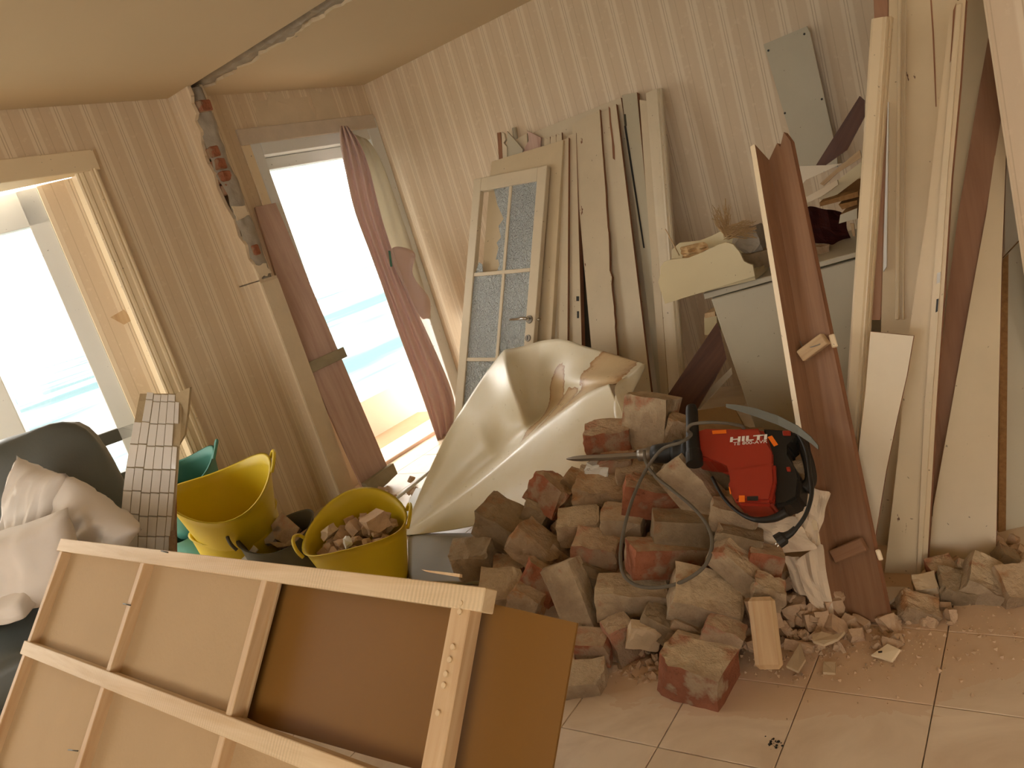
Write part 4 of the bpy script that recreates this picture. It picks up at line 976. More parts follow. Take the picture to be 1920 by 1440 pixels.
# stones inside the yellow tub
rmesh = []
rs = random.Random(21)
for i in range(14):
    bm = rock_bm(rs, rs.uniform(0.8, 1.25), rs.uniform(0.7, 1.1), rs.uniform(0.5, 0.95), 6, 1, 0.14)
    bmesh.ops.recalc_face_normals(bm, faces=bm.faces[:])
    me = bpy.data.meshes.new('rubble_stone'); bm.to_mesh(me); bm.free(); me.materials.append(M['stone']); rmesh.append(me)
def stone(name, c, s, rng, label, group, cat='stone', mat=None, flat=1.0):
    o = bpy.data.objects.new(name, rng.choice(rmesh)); COL.objects.link(o)
    o.location = c; o.rotation_euler = (rng.uniform(0, 6.28) if flat == 1 else rng.uniform(-0.4, 0.4), rng.uniform(0, 6.28) if flat == 1 else rng.uniform(-0.4, 0.4), rng.uniform(0, 6.28))
    o.scale = (s*rng.uniform(0.8, 1.25), s*rng.uniform(0.8, 1.15), s*flat*rng.uniform(0.7, 1.1))
    if mat:
        o.data = o.data.copy(); o.data.materials[0] = mat
    top(o, label, cat, group)
    return o
rs = random.Random(5)
for ring, (n, rr_, zz) in enumerate([(1, 0.0, 0.31), (7, 0.075, 0.305), (13, 0.135, 0.285), (18, 0.170, 0.27), (12, 0.11, 0.24)]):
    for k in range(n):
        a_ = 2*math.pi*(k+rs.uniform(-0.2, 0.2))/n
        p = RY @ V((rr_*math.cos(a_), rr_*math.sin(a_)*0.95, zz+0.03*math.cos(a_-1.0)+rs.uniform(-0.012, 0.018)))
        stone('rubble_stone', p, rs.uniform(0.035, 0.062), rs, 'dusty broken stone among the rubble in the yellow tub', 'rubble in the yellow tub')
for i, (u, v, sz) in enumerate([(730, 985, 0.12), (655, 952, 0.10), (700, 1000, 0.07)]):
    pass
rs2 = random.Random(8)
o = stone('rubble_lump', RY @ V((0.02, 0.10, 0.355)), 0.13, rs2, 'largest grey mortar lump on top of the rubble in the yellow tub', 'rubble in the yellow tub', flat=0.6)
o = stone('plaster_lump', RY @ V((0.11, -0.02, 0.345)), 0.045, rs2, 'small white plaster lump lying on the rubble in the yellow tub', 'rubble in the yellow tub', mat=M['frame_white'])
o = stone('tan_stone', RY @ V((-0.04, -0.13, 0.325)), 0.06, rs2, 'pale tan stone at the front of the rubble in the yellow tub', 'rubble in the yellow tub', mat=M['plaster_bit'])
# things in the dark tub
kp = (R4 @ V((0, 0, 0.27)), V((0.25, -0.5, 1)).normalized())
o = plate('patterned_tile', [on(u, v, (R4 @ V((0, 0, 0.33)), V((0.4, -0.7, 0.6)).normalized())) for u, v in [(411, 1005), (436, 982), (483, 1030), (462, 1060), (440, 1045)]], 0.008, M['ceramic']); top(o, 'broken white tile with a blue flower print sticking out of the dark tub', 'tile')
kq = (R4 @ V((0, 0, 0.332)), V((0.4, -0.7, 0.6)).normalized())
fm = m_plain('blue_print', lin(70, 84, 110), 0.4, 0.3, 0.6, 60, 0)
rs3 = random.Random(2)
for i in range(16):
    u, v = 448+rs3.uniform(-10, 16), 1020+rs3.uniform(-14, 16)
    r_ = rs3.uniform(1.2, 3.2)
    plate('flower_print', [on(u+r_*math.cos(k*1.05), v+r_*math.sin(k*1.05), kq) for k in range(6)], 0.0006, fm if i % 3 else M['straw'], o)
dk = (R4 @ V((0, 0, 0.30)), V((0.3, -0.55, 0.8)).normalized())
for lab, px, m_, th in [('brown broken roof tile propped in the dark rubber tub', [(508, 985), (528, 960), (562, 990), (556, 1000), (535, 1020), (515, 1010)], M['brick_pink'], 0.02),
                        ('orange brick slab lying flat in the dark rubber tub', [(500, 1015), (535, 1018), (585, 985), (600, 1000), (560, 1022), (520, 1026)], M['brick_tan'], 0.02),
                        ('dirty mortar tile edge jutting from the dark rubber tub', [(495, 1012), (520, 985), (528, 992), (510, 1018), (497, 1020)], M['mortar'], 0.025)]:
    o = plate('tile_scrap', [on(*p, dk) for p in px], th, m_); top(o, lab, 'tile scrap')
for i, (u, v, d_) in enumerate([(368, 905, 0.24), (350, 915, 0.22)]):
    pass
o = plate('plaster_scrap', [R3 @ V(p) for p in [(0.05, 0.02, 0.20), (0.12, 0.10, 0.28), (0.05, 0.15, 0.30), (-0.03, 0.06, 0.22)]], 0.02, M['plaster']); top(o, 'flat piece of plaster lying in the upper green tub', 'plaster')

# ================================================================ TILED SLAB
sl = thing('tiled_slab', 'curved slab of small white wall tiles standing on end before the yellow tubs', 'tiled slab', at(285, 1020, d=3.15)*1.0)
sl.location.z = 0.0; ORG[sl.name] = V(sl.location)
def sp_(u, v): return at(u, v, d=3.15 + 0.10*((v-880)/140.0)**2 + (u-285)*0.0008)
vrow = [738, 752, 794, 836, 880, 924, 968, 1006, 1046, 1086, 1126]
def xe(v, k):                                    # column lines of the slab, k = 0 (left) .. 6 (right)
    t = (v-738)/282.0
    xl_ = 262-38*math.sin(min(t*1.15, 1.2)*1.3) + 8*max(t-0.8, 0)
    xr_ = 337 - 20*t + 3*math.sin(t*3)
    return xl_ + (xr_-xl_)*k/5.6
rows = [[sp_(xe(v, k), v)+CF*0.012 for k in (-0.15, 1, 2, 3, 4, 5, 5.75)] for v in vrow]
bk_ = grid_surf('backing', rows, M['tile_back'], sl, 0, False, 0.0)
md = bk_.modifiers.new('t', 'SOLIDIFY'); md.thickness = 0.02; md.offset = -1
for i in range(len(vrow)-1):
    for k in range(6):
        if k == 0 and i < 2: continue
        if k == 5 and i in (0, 2): continue
        v0, v1 = vrow[i]+1.2, vrow[i+1]-1.2
        off = -4 if k < 2 else 0
        g = 0.035; k1 = k+1 if k < 5 else 5.6
        pts = [sp_(xe(v0, k+g), v0+off), sp_(xe(v0, k1-g), v0+off+1), sp_(xe(v1, k1-g), v1+off+1), sp_(xe(v1, k+g), v1+off)]
        plate('tile', pts, 0.007, M['ceramic'], sl, bevel=0.0008)
for lab, px, d_, th in [('chunk of tile backing behind the upper right of the tiled slab', [(330, 738), (356, 726), (352, 770), (346, 815), (330, 842), (322, 838)], 3.28, 0.02), ('narrow tile strip standing behind the right edge of the tiled slab', [(318, 870), (328, 876), (330, 1080), (316, 1080)], 3.26, 0.015)]:
    o = plate('tile_backing_piece', [at(u, v, d=d_) for u, v in px], th, M['brick_pink'] if 'narrow' in lab else M['tile_back']); top(o, lab, 'tile backing')

# ================================================================ ARMCHAIR AND PILLOWS
def blob(name, c, size, mat, par, R=None, e=0.45, wr=0.01, seed=1, sub=3):
    """rounded upholstery block"""
    bm = bmesh.new(); bmesh.ops.create_cube(bm, size=2); bmesh.ops.subdivide_edges(bm, edges=bm.edges[:], cuts=9, use_grid_fill=True)
    for v in bm.verts:
        p = v.co.copy(); q = V([math.copysign(abs(t)**1.0, t) for t in p])
        n_ = (abs(q.x)**(2/e)+abs(q.y)**(2/e)+abs(q.z)**(2/e))**(e/2)
        q = q/n_
        v.co = V((q.x*size[0], q.y*size[1], q.z*size[2])) + noise.noise_vector(q*1.6+V((seed*3, 0, 0)))*wr
    F = (R.to_4x4() if R else Matrix.Identity(4)); F.translation = c
    return from_bm(name, bm, mat, par, F, True)
ch = thing('armchair', 'dark leather armchair with a high rounded back in front of the bay window', 'armchair', V((-3.42, 1.05, 0)))
Rc = Matrix.Rotation(math.radians(32), 3, 'Z') @ Matrix.Rotation(math.radians(-12), 3, 'X')
blob('backrest', at(118, 985, d=3.25), (0.27, 0.11, 0.42), M['leather'], ch, Matrix.Rotation(math.radians(62), 3, 'Z') @ Matrix.Rotation(math.radians(-10), 3, 'X'), 0.5, 0.02, 1)
blob('seat_cushion', at(10, 1230, d=2.95), (0.32, 0.34, 0.10), M['leather'], ch, Matrix.Rotation(math.radians(62), 3, 'Z'), 0.4, 0.012, 2)
blob('seat_base', at(15, 1330, d=3.0), (0.33, 0.36, 0.16), M['leather'], ch, Matrix.Rotation(math.radians(62), 3, 'Z'), 0.3, 0.01, 3)
blob('armrest', at(-40, 1060, d=3.2), (0.09, 0.36, 0.2), M['leather'], ch, Matrix.Rotation(math.radians(62), 3, 'Z'), 0.45, 0.012, 4)
blob('armrest', at(225, 1130, d=3.05), (0.09, 0.30, 0.16), M['leather'], ch, Matrix.Rotation(math.radians(62), 3, 'Z'), 0.45, 0.012, 5)
def pillow(label, c, w_, h_, t_, a, t, s, seed):
    bm = bmesh.new(); N = 22; vs = {}
    for side in (1, -1):
        for i in range(N+1):
            for j in range(N+1):
                x, y = i/N*2-1, j/N*2-1
                f = max(0, (1-x**4)*(1-y**4))**0.55
                px_ = x*(1-0.10*(1-abs(y)**2)*abs(x)**3); py_ = y*(1-0.10*(1-abs(x)**2)*abs(y)**3)
                wrk = 0.030*noise.noise(V((x*3.5+seed, y*1.2, side)))*f + 0.020*noise.noise(V((x*8+seed, y*2.5, side)))*f
                edge = i in (0, N) or j in (0, N)
                key = (i, j, 0 if edge else side)
                if key not in vs: vs[key] = bm.verts.new((px_*w_/2, side*(t_/2*f+wrk) if not edge else 0, py_*h_/2))
        for i in range(N):
            for j in range(N):
                g = lambda a_, b_: vs[(a_, b_, 0 if a_ in (0, N) or b_ in (0, N) else side)]
                try: bm.faces.new((g(i, j), g(i+1, j), g(i+1, j+1), g(i, j+1)))
                except ValueError: pass
    F = cam_rot(a, t, s).to_4x4(); F.translation = c
    o = from_bm('pillow', bm, M['pillow'], None, F, True); return top(o, label, 'pillow', 'white pillows on the armchair')
pillow('white pillow folded upright against the dark backrest, its corner pointing up', at(62, 968, d=2.98), 0.22, 0.44, 0.16, 16, 12, 8, 1)
pillow('white pillow lowest on the right, half behind the wooden framed panel', at(172, 985, d=2.98), 0.36, 0.26, 0.16, 36, 20, 0, 2)
pillow('large white pillow in front at the left border of the picture', at(18, 1072, d=2.76), 0.58, 0.34, 0.19, -16, 14, 0, 3)
o = blob('folded_cloth', at(38, 1118, d=2.72), (0.065, 0.10, 0.035), M['pillow'], None, cam_rot(-20, 30, 10), 0.3, 0.006, 6); top(o, 'small folded cream cloth under the large white pillow', 'cloth')

# ================================================================ FRAMED HARDBOARD PANEL IN FRONT
D0 = 2.40
p0 = at(118, 1010, d=D0); S = 0.244*D0
ux = (at(870, 1092, d=0.524*D0)-p0).normalized(); dn = V((0, -0.0896, -0.102)).normalized(); dn = (dn-ux*dn.dot(ux)).normalized(); fnn = ux.cross(dn).normalized()
if fnn.dot(CAM-p0) < 0: fnn = -fnn
def fp_(i, j, o=0): return p0 + ux*i + dn*j + fnn*o
PLF = (p0, fnn)
def fuv(u, v):
    q = on(u, v, PLF)-p0
    return q.dot(ux), q.dot(dn)
hb = 0.136*D0
Lw = p0.z/abs(dn.z)-0.01
fr_ = thing('framed_panel', 'hardboard panel on a pine batten frame, tilted against the armchair in the foreground', 'panel', fp_(1.0, Lw))
BW, BT = 0.038, 0.030
def fbar(name, i0, j0, i1, j1, w_, mat, o0=0.0, t_=BT):
    return bar(name, fp_(i0, j0, o0-t_), fp_(i1, j1, o0-t_), w_, t_, mat, fr_, fnn, 0.0015)
xe_ = fuv(912, 1090)[0]
fbar('top_batten', -0.02, BW/2, xe_, BW/2+0.004, BW, M['pine'])
for k in range(4): fbar('cross_batten', k*S if k else 0.014, BW, k*S, Lw-0.01, 0.022 if k < 3 else 0.044, M['pine_clean'], -0.002)
fbar('rail', -0.01, hb, xe_, hb, BW, M['pine'], 0.003)
fbar('rail', -0.01, 2*hb+0.02, xe_, 2*hb+0.02, BW, M['pine'], 0.003)
plate('hardboard', [fp_(-0.02, 0.01, -BT), fp_(2*S+0.02, 0.01, -BT), fp_(2*S+0.02, hb-0.02, -BT), fp_(3*S+0.1, hb+0.02, -BT), fp_(3*S+0.1, Lw, -BT), fp_(-0.02, Lw, -BT)], 0.004, M['hard_light'], fr_)
PLB = shift(PLF, -BT-0.02)
hb2 = plate('hardboard_sheet', [on(u, v, PLB) for u, v in [(508, 1072), (640, 1085), (843, 1114), (884, 1123), (1082, 1168), (1030, 1475), (900, 1475), (700, 1420), (455, 1350)]], 0.004, M['hard_brown']); top(hb2, 'smooth dark brown hardboard sheet behind the right half of the pine frame', 'hardboard')
for i, (u, v, u2, v2) in enumerate([(231, 1132, 245, 1135), (302, 1033, 315, 1036), (128, 1406, 146, 1408)]):
    tube('nail', [on(u, v, shift(PLF, 0.006)), on(u2, v2, shift(PLF, 0.001))], 0.0016, M['hinge'], fr_, 6, sub=1)
for (u, v) in [(864, 1131), (862, 1147), (849, 1213), (843, 1237), (836, 1264), (832, 1285), (821, 1337)]:
    i_, j_ = fuv(u, v)
    disc('screw_head', fp_(i_, j_, 0.0), fnn, 0.005, 0.003, M['pine'], fr_, 12)
sp_l = plate('splinter', [on(u, v, shift(PLF, 0.006)) for u, v in [(790, 1068), (862, 1076), (862, 1082), (800, 1072)]], 0.006, M['pine_clean'], fr_)

# ================================================================ RUBBLE HEAP
# the mound of dust and crumbs the bricks lie on
def mound_h(x, y):
    cx, cy = -1.35, 2.52
    s = 0.75*(y-1.86)
    back = 0.62-0.5*max(0, y-2.55)
    side_l = (x+2.30)*0.85; side_r = (-0.80-x)*1.1
    h = min(s, back, side_l, side_r)
    h += 0.05*noise.noise(V((x*4, y*4, 0)))+0.03*noise.noise(V((x*11, y*11, 3)))
    return max(h-0.07, -0.03)
rows = []
for i in range(61):
    x = -2.5+i*0.037
    rows.append([V((x, 1.72+j*0.04, mound_h(x, 1.72+j*0.04))) for j in range(40)])
md_ = grid_surf('rubble_mound', rows, m_plain('brick_dust', lin(206, 174, 140), 0.95, 0.05, 0.5, 14, 0.8, 30), None, 0, True)
tag(md_, 'mound of brown dust and crumbs under the heaped bricks', 'rubble', kind='stuff')

B_ = brick
B_(1218, 800, 88, 118, 60, 4, 8, 38, 'brick_mortar', 'tall mortar-coated block standing on end at the top of the heap', 0.02, cuts=3, rough=0.12)
B_(1142, 822, 84, 50, 62, -14, 22, 18, 'brick_red', 'red brick resting high on the heap above the chisel', 0.00)
B_(1273, 806, 46, 50, 50, 10, 20, 15, 'brick_tan', 'small tan brick end behind the hammer grip', 0.0)
o = B_(1122, 884, 40, 34, 34, 0, 20, 20, 'frame_white', 'white plaster lump below the chisel tip', -0.01, cuts=6, rough=0.3, cat='plaster lump', name='plaster_lump')
B_(1158, 872, 66, 40, 50, -12, 20, 25, 'brick_pink', 'pinkish brick fragment right under the chisel', 0.01, cuts=5)
B_(1082, 906, 48, 34, 50, 8, 25, 25, 'brick_tan', 'small tan brick left of the block under the chisel', 0.03)
B_(1134, 922, 108, 56, 72, -6, 34, 22, 'brick_tan', 'tan brick with mortar bed face, below the white plaster lump', 0.02)
B_(1036, 928, 80, 58, 62, 26, 14, 34, 'brick_red', 'broken red brick end tilted on the upper left slope of the heap', 0.0, cuts=5, rough=0.16)
B_(1010, 968, 48, 66, 55, 18, 20, 25, 'brick_grey', 'grey brick standing between two tilted bricks on the left slope', 0.03)
B_(1226, 932, 112, 58, 66, 5, 18, 8, 'brick_red', 'orange-red brick with dusty edges under the loop of grey cable', 0.0, cuts=3)
B_(1298, 912, 122, 66, 60, 44, 30, 10, 'brick_mortar', 'long mortar-faced brick sloping down beside the red hammer body', -0.01, cuts=3)
B_(948, 985, 100, 66, 70, 10, 36, 26, 'brick_grey', 'grey brick with pale crumbled top on the far left of the heap', 0.0, cuts=5, rough=0.14)
B_(1004, 1028, 96, 56, 66, 27, 24, 24, 'brick_tan', 'orange and grey brick tilted right, below the grey standing brick', 0.0, cuts=4)
B_(890, 1048, 82, 58, 60, -24, 28, 22, 'brick_grey', 'dark grey cracked brick lowest on the far left slope', 0.0, cuts=5)
B_(1088, 985, 80, 46, 62, -15, 26, 14, 'frame_plaster' if 'frame_plaster' in M else 'brick_mortar', 'white mortar-covered brick pointing left in the middle of the heap', -0.01, cuts=4)
B_(1168, 980, 78, 48, 60, -4, 28, 18, 'brick_mortar', 'beige brick lying end to end with the white mortar-covered one', 0.0)
B_(1122, 1032, 86, 62, 70, -4, 30, 22, 'brick_pink', 'pink brick with crumbled mortar top left of the hanging cable', 0.0, cuts=4, rough=0.14)
B_(1130, 1072, 92, 36, 66, 10, 20, 25, 'brick_grey', 'grey slab under the pink crumbled brick', 0.03)
B_(1280, 992, 112, 54, 66, 1, 14, 4, 'brick_grey', 'smooth grey brick under the orange-red one, inside the cable loop', 0.0, cuts=3, rough=0.06)
B_(1247, 1045, 142, 56, 72, 3, 10, -10, 'brick_red', 'clean red brick lying level across the middle of the cable loop', 0.0, cuts=2, rough=0.06)
B_(1376, 968, 84, 48, 60, 4, 20, 20, 'brick_mortar', 'mortar lump of brick directly below the hammer', 0.0, cuts=5, rough=0.16)
B_(1382, 1012, 84, 46, 60, 8, 18, 15, 'brick_grey', 'brown-grey brick under the mortar lump below the hammer', 0.0)
B_(1388, 1068, 128, 44, 52, 37, 34, 8, 'brick_mortar', 'long pale brick sliding down to the right above the wood block', -0.01, cuts=3)
B_(1396, 1046, 66, 40, 50, 8, 15, 15, 'brick_red', 'short red brick half hidden behind the long pale one', 0.04)
B_(1322, 1122, 128, 66, 88, 6, 44, 10, 'brick_mortar', 'large brick with a flat cream mortar top right of the cable loop', -0.01, cuts=3)
B_(1076, 1118, 132, 66, 56, 62, 30, 12, 'brick_mortar', 'pale L-shaped mortar block standing aslant behind the hardboard corner', -0.02, cuts=4, rough=0.14)
B_(1185, 1122, 132, 62, 66, -6, 24, 12, 'brick_mortar', 'mottled brick with patches of mortar below the red level brick', 0.0, cuts=4, rough=0.14)
B_(1022, 1088, 76, 62, 60, 22, 18, 30, 'brick_red', 'red brick with grey mortar side left of the L-shaped block', 0.02, cuts=4)
B_(940, 1102, 78, 40, 66, -10, 46, 10, 'brick_mortar', 'flat pale mortar slab behind the end of the pine frame', -0.01, cuts=4)
B_(990, 1128, 62, 54, 50, 10, 20, 30, 'brick_tan', 'rounded orange brick piece behind the hardboard edge', 0.0, cuts=6)
B_(1114, 1213, 66, 50, 50, -11, 22, 22, 'brick_red', 'small clean red brick end beside the hardboard corner', -0.01, cuts=2, rough=0.06)
B_(1166, 1198, 50, 84, 50, -22, 20, -12, 'brick_pink', 'dusky pink brick leaning behind the small clean red one', 0.02)
B_(1208, 1192, 62, 54, 22, 8, 30, 0, 'plaster_bit', 'rounded cream plaster flake above the front rubble', -0.01, cuts=6, rough=0.1, cat='plaster flake', name='plaster_flake')
B_(1238, 1168, 70, 42, 50, 14, 30, 20, 'brick_grey', 'cracked grey mortar piece behind the cream plaster flake', 0.0)
B_(1308, 1256, 124, 82, 108, -6, 21, 38, 'brick_front', 'big foremost brick with thick mortar bed on top and red sides', 0.0, pl=(V((0, 1.70, 0.04)), V((0, -0.5, 1)).normalized()), cuts=3, rough=0.10, sub=3)
B_(1092, 1282, 92, 62, 60, -16, 26, 14, 'brick_mortar', 'mottled brick lying on the tiles at the lower edge of the hardboard', 0.0, pl=(V((0, 1.70, 0.04)), V((0, -0.5, 1)).normalized(),), cuts=4)
B_(1356, 1188, 72, 52, 50, 12, 28, 22, 'brick_pink', 'broken brick with a cream core behind the foremost brick', -0.01, cuts=6, rough=0.16)
B_(1432, 1056, 62, 60, 50, 6, 16, 10, 'brick_red', 'dark brick in the gap below the crumpled paper', 0.04)
B_(1196, 895, 72, 56, 60, -18, 24, 20, 'brick_tan', 'tan brick under the chuck of the hammer', 0.04)
B_(1250, 892, 70, 60, 60, 8, 20, 10, 'brick_grey', 'grey brick behind the cable under the hammer grip', 0.06)
B_(1335, 880, 70, 60, 60, -8, 20, 16, 'brick_grey', 'dusky block under the neck of the hammer', 0.06)
B_(1090, 945, 66, 50, 60, 12, 20, 10, 'brick_grey', 'shadowed grey brick between the tan and white mortar bricks', 0.07)
B_(960, 1072, 66, 50, 60, -12, 20, 10, 'brick_red', 'shadowed red brick low on the left side of the heap', 0.06)
B_(1060, 1050, 66, 54, 60, 30, 20, 10, 'brick_tan', 'shadowed tan brick behind the top of the L-shaped block', 0.08)
B_(1240, 1092, 90, 50, 60, -12, 20, 10, 'brick_red', 'shadowed red brick under the clean level one', 0.07)
B_(1290, 1180, 70, 50, 60, 20, 20, 10, 'brick_tan', 'tan brick tucked under the large cream-topped brick', 0.04)
B_(1440, 1108, 60, 40, 50, 14, 26, 10, 'brick_mortar', 'crumbled mortar piece on the upper end of the wood block', 0.0, cuts=6, rough=0.2)
FLR = (V((0, 0, 0.04)), V((0, 0, 1)))
B_(1846, 1092, 76, 50, 84, 14, 44, 20, 'brick_mortar', 'mortar-topped brick on the floor below the broad cream panel', 0.0, pl=FLR, cuts=3)
B_(1905, 1100, 60, 50, 70, -14, 40, 10, 'brick_tan', 'half brick at the right border of the picture', 0.0, pl=FLR, cuts=3)
B_(1793, 1100, 58, 34, 60, -8, 36, 20, 'brick_grey', 'grey mortar chunk left of the mortar-topped brick by the cream panel', 0.0, pl=FLR, cuts=6, rough=0.16)
B_(1735, 1098, 40, 30, 40, -24, 30, 25, 'plaster_bit', 'pale plaster chunk at the foot of the lock-slotted leaf', 0.0, pl=FLR, cuts=5, cat='plaster chunk', name='plaster_chunk')
B_(1720, 1140, 62, 36, 50, 10, 34, 10, 'brick_tan', 'tan chunk on the floor right of the brown angled lining', 0.0, pl=(V((0, 0, 0.03)), V((0, 0, 1))), cuts=6, rough=0.16)
B_(1765, 1070, 46, 40, 40, -20, 24, 10, 'brick_red', 'orange brick fragment in the gap behind the lock-slotted leaf', 0.0, pl=FLR, cuts=5)
B_(1810, 1070, 46, 34, 20, 14, 50, 10, 'brick_mortar', 'thin mortar slab leaning on the broad cream panel', 0.0, pl=FLR, cuts=4)
B_(1885, 1045, 34, 30, 34, 20, 30, 10, 'brick_grey', 'rounded grey stone on the floor by the chipboard panel', 0.0, pl=FLR, cuts=6)
o = plate('wall_tile_shard', [at(u, v, z=0.035) for u, v in [(1668, 1128), (1705, 1100), (1660, 1100)]], 0.01, M['paper']); top(o, 'flat tan shard lying at the foot of the glossy panel', 'shard')
# wood block lying on the front of the heap
wb0, wb1 = on(1427, 1122, shift(PILE, 0.03)), at(1443, 1255, z=0.045)
o = bar('wood_block', wb1, wb0, 0.075, 0.07, M['pine_clean'], None, CAM-wb1, 0.012, 1); top(o, 'short splintered pine block lying on the front of the heap', 'wood block')
# small stones and crumbs
rs = random.Random(77)
def scatter(n, area, smin, smax, label, group, flat=1.0, mats=None, hfun=None, name='rubble_stone'):
    k = 0
    while k < n:
        u, v = rs.uniform(area[0], area[2]), rs.uniform(area[1], area[3])
        s = smin+(smax-smin)*rs.random()**1.8
        p = hfun(u, v) if hfun else at(u, v, z=s*0.3*flat)
        stone(name, p, s, rs, label, group, flat=flat, mat=rs.choice(mats) if mats and rs.random() < 0.45 else None); k += 1
ml = [M['plaster_bit'], M['brick_tan'], M['brick_red'], M['brick_grey']]
def band(u, v):                                   # floor strip in front of the heap, following its foot
    return at(u, v, z=0.012)
scatter(70, (1465, 1085, 1570, 1215), 0.025, 0.075, 'dusty rubble stone between the wood block and the brown angled lining', 'stones by the angled lining', hfun=lambda u, v: on(u, v, (V((0, 1.98, 0)), V((0, -0.35, 1)).normalized())))
scatter(50, (1540, 1150, 1690, 1215), 0.015, 0.05, 'small stone strewn on the tiles before the foot of the angled lining', 'stones at the lining foot')
scatter(28, (1655, 1105, 1790, 1170), 0.018, 0.05, 'small stone strewn on the floor before the tall boards on the right', 'stones by the tall boards')
scatter(18, (1735, 1040, 1850, 1095), 0.02, 0.05, 'stone heaped at the foot of the broad cream panel', 'stones at the cream panel')
scatter(10, (1870, 1005, 1920, 1060), 0.03, 0.06, 'stone on the dark floor behind the broad cream panel', 'stones behind the cream panel')
scatter(34, (1145, 1205, 1235, 1290), 0.012, 0.04, 'small stone in the gap left of the foremost brick', 'stones left of the foremost brick', hfun=lambda u, v: on(u, v, (V((0, 1.76, 0)), V((0, -0.3, 1)).normalized())))
scatter(18, (1380, 1140, 1420, 1230), 0.02, 0.05, 'small stone between the foremost brick and the wood block', 'stones right of the foremost brick', hfun=lambda u, v: on(u, v, (V((0, 1.80, 0)), V((0, -0.4, 1)).normalized())))
scatter(34, (860, 960, 1440, 1160), 0.04, 0.08, 'brick crumb wedged in a gap of the heap', 'crumbs in the heap', hfun=lambda u, v: on(u, v, shift(PILE, -0.07)))
scatter(16, (690, 895, 790, 960), 0.03, 0.06, 'dusty scrap stone at the foot of the cleated plank', 'stones at the cleated plank', hfun=lambda u, v: at(u, v, z=0.03))
scatter(12, (1270, 1040, 1330, 1160), 0.03, 0.05, 'crumb under the large cream-topped brick', 'crumbs under the cream-topped brick', hfun=lambda u, v: on(u, v, shift(PILE, -0.05)))
# crumbs too small to tell apart
bm = bmesh.new()
tet = [V((1, 0, -0.3)), V((-0.5, 0.87, -0.3)), V((-0.5, -0.87, -0.3)), V((0.1, 0, 0.8))]
for i in range(1500):
    u, v = rs.gauss(1530, 190), rs.gauss(1190, 45)
    p = at(u, v, z=0.0)
    if p.y > 2.6 or p.y < 1.55 or p.x > 0.1: continue
    p.z = 0.002
    s = 0.002+0.007*rs.random()**3; r = Euler((rs.uniform(0, 6), rs.uniform(0, 6), rs.uniform(0, 6))).to_matrix()
    q = [bm.verts.new(p+r @ t*s) for t in tet]
    for f in ((0, 1, 2), (0, 3, 1), (1, 3, 2), (2, 3, 0)): bm.faces.new([q[k] for k in f])
o = from_bm('rubble_crumbs', bm, M['stone']); tag(o, 'fine crumbs and grit strewn over the tiles before the heap', 'grit', kind='stuff')

# ================================================================ CRUMPLED PAPER
pp = lean(2.10, 2.45, 1.0)
crumple('paper_sheet', [(1503, 905), (1556, 925), (1528, 1030), (1488, 985)], pp, 0.03, M['paper'], 'torn brown paper standing up behind the cable plug', 'paper', 6, 3)
crumple('paper_sheet', [(1414, 980), (1490, 968), (1535, 1030), (1430, 1042)], shift(pp, 0.03), 0.025, M['paper'], 'creased brown paper lying under the cable plug', 'paper', 6, 4)
crumple('paper_sheet', [(1490, 1052), (1542, 1018), (1566, 1170), (1512, 1118)], shift(pp, 0.02), 0.02, M['paper'], 'curled brown paper hanging left of the angled lining foot', 'paper', 6, 6)
crumple('paper_sheet', [(1470, 1042), (1500, 1045), (1520, 1120), (1490, 1110)], shift(pp, 0.0), 0.015, M['paper'], 'small paper strip behind the curled brown paper', 'paper', 5, 8)

# ================================================================ DEMOLITION HAMMER
HP = shift(PILE, 0.085)
hn = PILE[1]
def H(u, v, o=0): return on(u, v, HP) + hn*o
hm = thing('demolition_hammer', 'red and black electric demolition hammer lying on the bricks', 'power tool', H(1400, 900, -0.07))
def h3(x, y): return (1180+x/4.571, 740+y/4.571)
def solid(name, px, t0, t1, mat, bev=0.012, seg=3):
    pts = [H(*h3(*p), t1) for p in px]
    return plate(name, pts, 0, mat, hm, bevel=bev, seg=seg, dirv=-hn*(t1-t0), along=V((1, 0, 0.2)))
body = solid('housing', [(545, 372), (700, 350), (1165, 333), (1292, 540), (1303, 830), (1268, 1003), (960, 990), (898, 870), (878, 780), (925, 700), (905, 640), (838, 610), (700, 615), (556, 585)], -0.055, 0.045, M['hammer_red'])
body['label'] = 'red plastic housing'
solid('side_rib', [(925, 700), (1296, 650), (1302, 830), (1262, 985), (965, 975), (905, 800)], 0.03, 0.056, M['hammer_red'], 0.008, 2)
rear = solid('motor_cover', [(1150, 330), (1430, 345), (1480, 390), (1400, 430), (1350, 470), (1380, 560), (1450, 680), (1500, 760), (1480, 930), (1380, 985), (1262, 1003), (1298, 830), (1288, 540)], -0.05, 0.035, M['black'], 0.010, 2)
tube('rear_handle', [H(*h3(1400, 360), -0.01), H(*h3(1470, 390), -0.01), H(*h3(1500, 480), -0.01), H(*h3(1535, 600), -0.01), H(*h3(1545, 720), -0.01), H(*h3(1490, 800), -0.01)], [0.018, 0.02, 0.017, 0.017, 0.018, 0.022], M['black'], hm, 12)
for px in ([(1345, 360), (1415, 360), (1415, 400), (1350, 400)], [(1375, 670), (1412, 668), (1420, 705), (1385, 708)]):
    o = solid('red_button', px, 0.03, 0.040, M['hammer_red'], 0.002, 1)
tube('front_collar', [H(*h3(560, 478), -0.01), H(*h3(500, 480), -0.01), H(*h3(480, 482), -0.01), H(*h3(390, 485), -0.01), H(*h3(380, 486), -0.01), H(*h3(200, 495), -0.01)], [0.052, 0.054, 0.046, 0.045, 0.040, 0.032], M['black'], hm, 20, sub=3)
